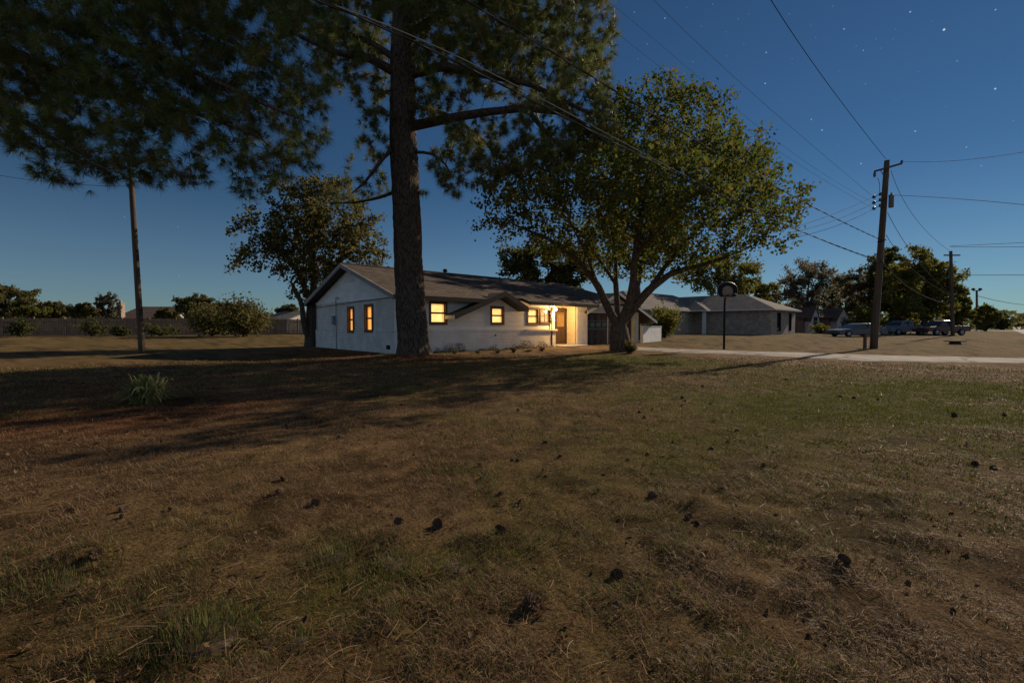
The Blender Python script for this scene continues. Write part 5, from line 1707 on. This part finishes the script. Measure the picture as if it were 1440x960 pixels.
def wall_weeds():
    """ragged low growth along the foot of the front and gable walls"""
    rng = np.random.default_rng(505)
    n = 3600
    u = rng.uniform(1.2, 9.6, n); dens = fbm(u * 1.6, 0 * u + 4, 91, 3)
    k = rng.uniform(size=n) < sstep(.35, .65, dens); u = u[k]; dens = dens[k]; n = len(u)
    v = -.12 - np.abs(rng.normal(size=n)) * .16; h = rng.uniform(0, 1, n) ** 1.5 * (.06 + .34 * sstep(.45, .75, dens))
    X = HC[0] + U[0] * u + VV[0] * v; Y = HC[1] + U[1] * u + VV[1] * v
    C = np.stack([X, Y, gz(X, Y) + h + .01], 1)
    o = leaf_mesh('wall_weeds', C, .055, LEAF, None, pick_cols(n, [(.09, .07, .035), (.06, .062, .025), (.13, .09, .045), (.05, .045, .025)], rng), -.3, rng, .4, .5)
    props(o, 'ragged low weeds along the foot of the front wall', 'weeds', kind='stuff')


wall_weeds()

# ================================================================== GRASS, STRAW, PINE CONES
def grass():
    rng = np.random.default_rng(101)
    n = 620000
    # denser towards the camera
    u = rng.uniform(0, 1, n)
    r0, r1, p = 1.15, 19.0, .42
    r = (r0 ** p + u * (r1 ** p - r0 ** p)) ** (1 / p)
    a = rng.uniform(-R(66), R(66), n)
    x = r * np.sin(a); y = r * np.cos(a)
    g = greenness(x, y); rd = redness(x, y)
    # thin out worn spots
    worn = fbm(x * 2.6, y * 2.6, 71, 3)
    keep = (worn > .40 - .2 * rng.uniform(size=n)) | (g > .5)
    x, y, g, rd, r = x[keep], y[keep], g[keep], rd[keep], r[keep]; n = len(x)
    z = gz(x, y)
    isg = rng.uniform(size=n) < g * .9
    tall = .35 + 1.9 * sstep(.3, .75, fbm(x * 4.5, y * 4.5, 77, 3)) * (.5 + fbm(x * 1.2, y * 1.2, 78, 2))
    tall = np.minimum(tall, np.where(g > .35, 1.0, 1.9))
    h = np.where(isg, rng.uniform(.018, .036, n), rng.uniform(.010, .030, n)) * tall * (1 + .02 * r)
    lean = np.where(isg, rng.uniform(.15, .9, n), rng.uniform(.5, 2.2, n))
    w = np.where(isg, .0026, .0019) * np.maximum(1, r / 3.0)
    az = rng.uniform(0, 2 * np.pi, n)
    d = np.stack([np.cos(az), np.sin(az), 0 * az], 1); s = np.stack([-np.sin(az), np.cos(az), 0 * az], 1)
    # twist the face a little
    B = np.stack([x, y, z - .004], 1)
    up = np.array([0, 0, 1.0])
    m_ = B + d * (h * lean * .4)[:, None] + up * (h * .62)[:, None]
    t_ = B + d * (h * lean * 1.0)[:, None] + up * (h * np.where(isg, 1.0, rng.uniform(.45, .95, n)))[:, None]
    W2 = (w * .5)[:, None]
    V = np.stack([B - s * W2, B + s * W2, m_ - s * W2 * .8, m_ + s * W2 * .8, t_], 1).reshape(-1, 3)
    i = np.arange(n) * 5
    Q = np.stack([i, i + 1, i + 3, i + 2], 1); T3 = np.stack([i + 2, i + 3, i + 4], 1)
    dry = np.array([(.235, .154, .082), (.17, .107, .056), (.29, .20, .115), (.095, .058, .033)])
    grn = np.array([(.105, .115, .026), (.135, .130, .034), (.075, .088, .022)])
    c = np.where(isg[:, None], grn[rng.integers(0, 3, n)], dry[rng.integers(0, 4, n)]) * rng.uniform(.7, 1.25, (n, 1))
    red = np.array([.22, .095, .045])
    c = np.where(((rng.uniform(size=n) < rd * .7) & ~isg)[:, None], red * rng.uniform(.6, 1.2, (n, 1)), c)
    o = np_mesh('grass', V, [Q, T3], BLADE, None, np.repeat(c, 5, 0))
    props(o, 'short dry mown grass with green blades mixed in', 'grass', kind='stuff')


grass()


def straw():
    """long dead stems lying and leaning in the near lawn"""
    rng = np.random.default_rng(102)
    P = []
    for px, py, sx, sy, n in ((120, 870, 130, 70, 420), (60, 800, 90, 40, 130), (250, 810, 120, 60, 160), (330, 900, 150, 50, 120), (560, 830, 200, 60, 90), (900, 860, 350, 60, 90), (1200, 760, 200, 60, 60), (500, 700, 300, 60, 70)):
        for k in range(n):
            qx = px + rng.normal() * sx; qy = min(955, max(640, py + rng.normal() * sy))
            p = gp(qx, qy); P.append((p[0], p[1], px < 300))
    P = np.array(P); n = len(P)
    L = np.where(P[:, 2] > 0, rng.uniform(.10, .30, n), rng.uniform(.06, .16, n))
    az = np.where(P[:, 2] > 0, rng.normal(R(50), .55, n), rng.uniform(0, 2 * np.pi, n))
    el = np.where(P[:, 2] > 0, rng.uniform(.1, .6, n), rng.uniform(.02, .3, n))
    V = []; Q = []; T = []
    for k in range(n):
        b = np.array([P[k, 0], P[k, 1], gz1(P[k, 0], P[k, 1]) + .008])
        d = np.array([math.cos(az[k]) * math.cos(el[k]), math.sin(az[k]) * math.cos(el[k]), math.sin(el[k])])
        s = np.array([-d[1], d[0], 0]); s /= np.linalg.norm(s)
        col = np.array([.27, .19, .11]) * rng.uniform(.45, 1.1)
        k0 = len(V); bend = rng.normal() * .25
        for i in range(5):
            t = i / 4
            c = b + d * L[k] * t + s * bend * L[k] * t * t - np.array([0, 0, .35 * L[k] * t * t * el[k]])
            w = .0013 * (1 - .6 * t)
            V += [c - s * w + np.array([0, 0, w]), c + s * w - np.array([0, 0, w * .2])]; T += [col, col]
            if i: Q.append((k0 + 2 * i - 2, k0 + 2 * i - 1, k0 + 2 * i + 1, k0 + 2 * i))
    o = np_mesh('dry_grass', np.array(V), [np.array(Q)], BLADE, None, np.array(T))
    props(o, 'long straw coloured dead stems lying in the near lawn', 'grass', kind='stuff')


straw()


def litter():
    """fallen pine needles and dead leaves"""
    rng = np.random.default_rng(404)
    n = 15000
    r = 1.3 + 15 * rng.uniform(0, 1, n) ** 1.5; a = rng.uniform(-R(62), R(62), n)
    x = r * np.sin(a); y = r * np.cos(a)
    keep = fbm(x * .8, y * .8, 88, 3) > .62 - .35 * np.exp(-((x + 4) / 5) ** 2) - .15 * rng.uniform(size=n)
    x, y, r = x[keep], y[keep], r[keep]; n = len(x)
    z = gz(x, y) + rng.uniform(.006, .03, n)
    az = rng.uniform(0, 2 * np.pi, n); L = rng.uniform(.05, .13, n); w = .0011 * np.maximum(1, r / 2.5)
    d = np.stack([np.cos(az), np.sin(az), rng.normal(size=n) * .15], 1); sd_ = np.stack([-np.sin(az), np.cos(az), 0 * az + .3], 1)
    c = np.stack([x, y, z], 1)
    V = np.stack([c - sd_ * w[:, None], c + sd_ * w[:, None], c + d * L[:, None]], 1).reshape(-1, 3)
    i = np.arange(n) * 3
    col = pick_cols(n, [(.24, .12, .055), (.18, .085, .04), (.30, .18, .09)], rng)
    o = np_mesh('fallen_needles', V, [np.stack([i, i + 1, i + 2], 1)], BLADE, None, np.repeat(col, 3, 0))
    props(o, 'fallen rusty pine needles strewn over the lawn', 'pine needles', kind='stuff')
    n = 1500
    r = 1.6 + 17 * rng.uniform(0, 1, n) ** 1.3; a = rng.uniform(-R(50), R(62), n)
    x = r * np.sin(a); y = r * np.cos(a)
    C = np.stack([x, y, gz(x, y) + rng.uniform(.01, .03, n)], 1)
    o = leaf_mesh('fallen_leaves', C, .032, BLADE, None, pick_cols(n, [(.12, .07, .035), (.085, .05, .028), (.16, .10, .05), (.05, .033, .022)], rng), 0, rng, .5, .8)
    props(o, 'small dead brown leaves lying in the grass', 'leaves', kind='stuff')


litter()


def tuft(px, py, rad, h, n, cols, label, seedn, lean=.5):
    rng = np.random.default_rng(seedn)
    b = gnd(px, py)
    o = empty('grass_tuft', tuple(b), 0, label, 'grass tuft')
    q = rng.normal(size=(n, 2)) * rad * .5
    z = gz(b[0] + q[:, 0], b[1] + q[:, 1]) - b[2] - .01
    hh = h * rng.uniform(.5, 1.1, n) * np.exp(-(q ** 2).sum(1) / (rad * rad) * .6)
    az = np.arctan2(q[:, 1], q[:, 0]) + rng.normal(size=n) * .8
    ln = rng.uniform(.1, lean, n)
    d = np.stack([np.cos(az), np.sin(az), 0 * az], 1); s = np.stack([-np.sin(az + .6), np.cos(az + .6), 0 * az], 1)
    B = np.stack([q[:, 0], q[:, 1], z], 1)
    up = np.array([0, 0, 1.0]); W2 = .0011
    m_ = B + d * (hh * ln * .35)[:, None] + up * (hh * .6)[:, None]; t_ = B + d * (hh * ln)[:, None] + up * hh[:, None]
    V = np.stack([B - s * W2, B + s * W2, m_ - s * W2, m_ + s * W2, t_], 1).reshape(-1, 3)
    i = np.arange(n) * 5
    c = pick_cols(n, cols, rng)
    np_mesh('blades', V, [np.stack([i, i + 1, i + 3, i + 2], 1), np.stack([i + 2, i + 3, i + 4], 1)], BLADE, o, np.repeat(c, 5, 0))
    mb = MB(); mb.lathe([(rad * .6, -.03), (rad * .45, .004), (.0, .012)], (0, 0, 0), 14); mb.build('thatch', CONE, o)


GT = [(.075, .10, .028), (.095, .115, .035), (.06, .085, .025), (.16, .12, .055), (.19, .13, .065)]
tuft(292, 892, .22, .07, 1500, GT, 'fine green grass tuft, largest and nearest in the dry lawn', 201)
tuft(80, 825, .16, .06, 700, GT, 'faint green grass tuft among the long straw', 202)
tuft(470, 785, .16, .07, 500, GT, 'weedy green tuft beside a dark bare patch', 203, .9)
tuft(420, 905, .10, .05, 300, GT, 'small green tuft just beyond the largest tuft', 204)
tuft(555, 795, .16, .06, 450, GT, 'low leafy green tuft below a pair of dark cones', 205, 1.0)
tuft(640, 800, .14, .06, 350, GT, 'low green tuft near the middle of the dry lawn', 206, 1.0)


def cone_mesh():
    """open pine cone: rings of scales around a core"""
    rng = random.Random(3)
    mb = MB()
    n = 9
    mb.lathe([(.0, .0), (.016, .01), (.02, .035), (.012, .07), (.0, .085)], (0, 0, 0), 8)
    for k in range(n):
        t = k / (n - 1); rr = .042 * math.sin(math.pi * (.18 + .72 * t)) + .008; z = .008 + .072 * t
        m = 8 if t < .75 else 5
        for j in range(m):
            a = 2 * math.pi * (j + .5 * (k % 2)) / m + rng.uniform(-.1, .1)
            d = Vector((math.cos(a), math.sin(a), 0)); s = Vector((-d.y, d.x, 0))
            p0 = d * .010 + Vector((0, 0, z)); p1 = d * rr + Vector((0, 0, z + .004 + .012 * t)); w = rr * .36
            mb.add([p0, p1 - s * w, p1 + d * .006 + Vector((0, 0, .006)), p1 + s * w, p1 - Vector((0, 0, .006))], [(0, 1, 2), (0, 2, 3), (0, 4, 1), (0, 3, 4), (1, 4, 2), (4, 3, 2)])
    return mb


def cones():
    rng = random.Random(9)
    mb = cone_mesh()
    first = mb.build('pine_cone', CONE)
    me = first.data
    spots = [(395, 676, 1.1), (399, 692, 1.2), (440, 712, 1.1), (555, 738, 1.1), (618, 738, 1.15), (704, 745, .9), (730, 704, .9), (862, 808, 1.2), (738, 850, 1.4), (700, 742, .8), (672, 656, 1), (675, 673, .8),
             (596, 656, .9), (765, 623, .9), (785, 642, .8), (908, 588, 1.0), (845, 586, .8), (1014, 692, 1.0), (1185, 790, 1.0), (985, 738, .8), (770, 670, .7), (700, 694, .8), (547, 656, .8), (580, 640, .7), (602, 545, 1.3), (580, 560, 1.1),
             (634, 534, 1), (760, 548, 1.0), (753, 540, 1), (786, 533, .9), (768, 534, .9), (727, 578, .9), (675, 558, .9), (566, 570, .8), (137, 624, 1), (192, 635, .9), (205, 636, .8), (424, 588, .8), (422, 580, .9), (434, 604, .9), (235, 592, 1),
             (340, 588, .9), (376, 588, .9), (207, 612, .8), (233, 612, .8), (480, 618, 1.3), (602, 600, 1.2), (420, 535, 1), (330, 531, 1), (280, 530, 1), (350, 537, 1), (160, 518, 1.1), (505, 552, .9), (1055, 503, 1), (1159, 523, 1), (1106, 534, .9), (1022, 536, 1), (992, 515, .8),
             (1140, 556, .9), (1180, 559, 1.3), (1200, 560, 1.2), (1040, 606, 1.2), (1022, 622, .9), (1004, 632, 1), (997, 568, .8), (962, 564, .8), (1235, 563, .8), (95, 720, 1.2), (172, 718, 1.0), (245, 716, .8), (130, 778, 1.0), (85, 790, .9), (1076, 655, .8), (1400, 660, 1), (920, 700, 1.2), (965, 728, .9),
             (960, 560, 1), (850, 534, .9), (703, 536, .9), (948, 622, .7), (912, 640, .8), (885, 648, .8), (1340, 585, 1.3), (1410, 585, 1.2), (1375, 655, 1.1)]
    for k in range(22):
        spots.append((rng.uniform(300, 1150), rng.uniform(515, 660), rng.uniform(.5, .95)))
    for k in range(9):
        spots.append((rng.uniform(60, 1350), rng.uniform(660, 860), rng.uniform(.35, .7)))
    for k, (px, py, s) in enumerate(spots):
        o = first if k == 0 else first.copy()
        if k: COL.objects.link(o)
        p = gnd(px, py)
        o.location = (p[0], p[1], p[2] + .004 * s)
        o.rotation_euler = (R(rng.uniform(50, 110)), R(rng.uniform(-20, 20)), rng.uniform(0, 6.28))
        o.scale = (s * .54 * rng.uniform(.85, 1.15), s * .54 * rng.uniform(.85, 1.1), s * .50 * rng.uniform(.65, 1.0))
        props(o, 'dark open pine cone lying on the dry lawn', 'pine cone', 'pine cones scattered over the lawn')


cones()


def treeline():
    """far woods closing the horizon behind the houses"""
    rng = np.random.default_rng(301)
    n = 16000
    a = rng.uniform(-R(75), R(60), n); r = rng.uniform(170, 260, n)
    hmax = 3.2 + 5.0 * fbm(a * 14, 0 * a + 2, 61, 4)
    z = rng.uniform(0, 1, n) ** .8 * hmax
    C = np.stack([r * np.sin(a), r * np.cos(a), z], 1)
    o = leaf_mesh('far_woods', C, 1.25, LEAF, None, pick_cols(n, PAL_D, rng), .2, rng, .3, 1.0)
    props(o, 'low dark line of far woods on the horizon', 'woods', kind='stuff')


treeline()

# ================================================================== LIGHT, SKY, CAMERA
SUN_AZ, SUN_EL = R(50), R(26)
sd = Vector((math.sin(SUN_AZ) * math.cos(SUN_EL), math.cos(SUN_AZ) * math.cos(SUN_EL), math.sin(SUN_EL)))
sl = bpy.data.lights.new('moon_sun', 'SUN'); sl.energy = SUN_E = 5.0; sl.angle = R(.6); sl.color = (1.0, .825, .63)
so = link(bpy.data.objects.new('moon_sun', sl)); so.rotation_euler = sd.to_track_quat('Z', 'Y').to_euler()

pl = bpy.data.lights.new('porch_bulb', 'POINT'); pl.energy = 340; pl.color = (1.0, .57, .19); pl.shadow_soft_size = .1
po = link(bpy.data.objects.new('porch_bulb', pl)); po.parent = house; po.location = (lx + .26, -.62, lzz - .06)

w = bpy.data.worlds.new('World'); SC.world = w; w.use_nodes = True
nt = w.node_tree; nt.nodes.clear()
wo = nt.nodes.new('ShaderNodeOutputWorld'); bg = nt.nodes.new('ShaderNodeBackground')
sky = nt.nodes.new('ShaderNodeTexSky'); sky.sky_type = 'NISHITA'; sky.sun_disc = False
sky.sun_elevation = SUN_EL; sky.sun_rotation = SUN_AZ
sky.altitude = 0; sky.air_density = 1.0; sky.dust_density = .0; sky.ozone_density = 2.2
bg.inputs['Strength'].default_value = .039
tint = N(nt, 'ShaderNodeMixRGB', blend_type='MULTIPLY'); tint.inputs[0].default_value = 1; tint.inputs[2].default_value = (.46, .76, 1.0, 1)
nt.links.new(sky.outputs[0], tint.inputs[1])
STARS = [(1280, 17, 1), (1327.5, 42, 1.6), (1400, 14, .8), (1187, 41, .9), (1214, 71, .7), (1077.5, 74, .9), (1076, 117.5, 1), (1141, 168, .8), (1156, 183, 1), (1287, 184.6, .9), (1399.6, 125, 1.2), (1346, 86, .6), (1359, 207, .7), (1211, 230, .9),
         (1217, 118, .5), (1380, 233, .6), (892, 17.5, .7), (935, 26, .9), (910, 62, .6), (897, 83, .5), (1002, 6, .5), (986, 37, .45), (966, 11, .4), (1021, 45, .4), (1038, 27, .5), (1046, 62, .4), (1022, 79, .4), (974, 87, .5), (1053, 20, .35), (1110, 20, .45),
         (1147, 53, .4), (1140, 36, .35), (1114, 83, .4), (1171, 9, .4), (1259, 41, .35), (1232, 55, .4), (1204, 65, .4), (1239, 68, .35), (1256, 55, .35), (1291, 101, .3), (887, 105, .35), (250, 319, .5), (243, 317, .35), (175, 305, .5), (252, 388, .5), (698, 258, .6), (1310, 30, .3), (1180, 100, .3), (1260, 140, .3), (1425, 170, .4),
         (300, 345, .3), (90, 300, .3), (640, 320, .35), (1180, 205, .3), (1100, 140, .3), (1330, 150, .3)]
geo = nt.nodes.new('ShaderNodeNewGeometry')
acc = None
for px, py, s in STARS:
    d = ray(px, py); d = d / np.linalg.norm(d)
    dt = N(nt, 'ShaderNodeVectorMath', operation='DISTANCE')
    nt.links.new(geo.outputs['Incoming'], dt.inputs[0]); dt.inputs[1].default_value = tuple(-d)
    mr = N(nt, 'ShaderNodeMapRange')
    rad = (.45 + .4 * s) / F
    mr.inputs['From Min'].default_value = rad; mr.inputs['From Max'].default_value = rad * .25
    mr.inputs['To Min'].default_value = 0; mr.inputs['To Max'].default_value = .44 * s ** 1.4
    nt.links.new(dt.outputs['Value'], mr.inputs[0])
    if acc is None: acc = mr.outputs[0]
    else:
        ad = N(nt, 'ShaderNodeMath', operation='ADD'); nt.links.new(acc, ad.inputs[0]); nt.links.new(mr.outputs[0], ad.inputs[1]); acc = ad.outputs[0]
nt.links.new(tint.outputs[0], bg.inputs[0])
b2 = nt.nodes.new('ShaderNodeBackground'); b2.inputs[0].default_value = (.82, .92, 1, 1)
nt.links.new(acc, b2.inputs[1])
ads = nt.nodes.new('ShaderNodeAddShader'); nt.links.new(bg.outputs[0], ads.inputs[0]); nt.links.new(b2.outputs[0], ads.inputs[1])
# added soft fill in the unseen sky behind the camera, lifting shaded fronts
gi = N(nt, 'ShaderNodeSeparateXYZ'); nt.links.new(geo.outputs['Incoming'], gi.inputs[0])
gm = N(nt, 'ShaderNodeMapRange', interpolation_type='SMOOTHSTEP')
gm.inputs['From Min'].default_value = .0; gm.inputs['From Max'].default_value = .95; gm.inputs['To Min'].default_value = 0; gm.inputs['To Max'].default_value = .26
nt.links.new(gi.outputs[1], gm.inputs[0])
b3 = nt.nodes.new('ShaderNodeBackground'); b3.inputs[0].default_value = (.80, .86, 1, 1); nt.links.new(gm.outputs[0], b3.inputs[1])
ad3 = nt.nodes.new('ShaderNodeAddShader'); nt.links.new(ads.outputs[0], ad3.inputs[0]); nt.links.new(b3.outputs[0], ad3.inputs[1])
# pale haze low over the horizon
gh = N(nt, 'ShaderNodeMapRange', interpolation_type='SMOOTHSTEP')
gh.inputs['From Min'].default_value = -.30; gh.inputs['From Max'].default_value = .0; gh.inputs['To Min'].default_value = 0; gh.inputs['To Max'].default_value = .062
nt.links.new(gi.outputs[2], gh.inputs[0])
b4 = nt.nodes.new('ShaderNodeBackground'); b4.inputs[0].default_value = (.78, .86, 1, 1); nt.links.new(gh.outputs[0], b4.inputs[1])
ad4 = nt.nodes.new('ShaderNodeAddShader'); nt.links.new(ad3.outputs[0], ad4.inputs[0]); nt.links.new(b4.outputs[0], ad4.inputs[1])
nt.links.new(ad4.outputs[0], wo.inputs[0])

cam = bpy.data.cameras.new('camera'); cam.lens = 16.0; cam.sensor_width = 36; cam.clip_start = .05; cam.clip_end = 9000
co = link(bpy.data.objects.new('camera', cam)); co.location = tuple(CAM); co.rotation_euler = (R(90) - TH, 0, 0)
SC.camera = co
SC.view_settings.view_transform = 'Standard'; SC.view_settings.look = 'None'; SC.view_settings.gamma = 1; SC.view_settings.exposure = 0
SC.cycles.max_bounces = 6; SC.cycles.transparent_max_bounces = 8
SC.cycles.sample_clamp_indirect = 4
SC.cycles.use_denoising = True
SC.cycles.denoising_prefilter = 'ACCURATE'
SC.cycles.denoising_input_passes = 'RGB_ALBEDO_NORMAL'
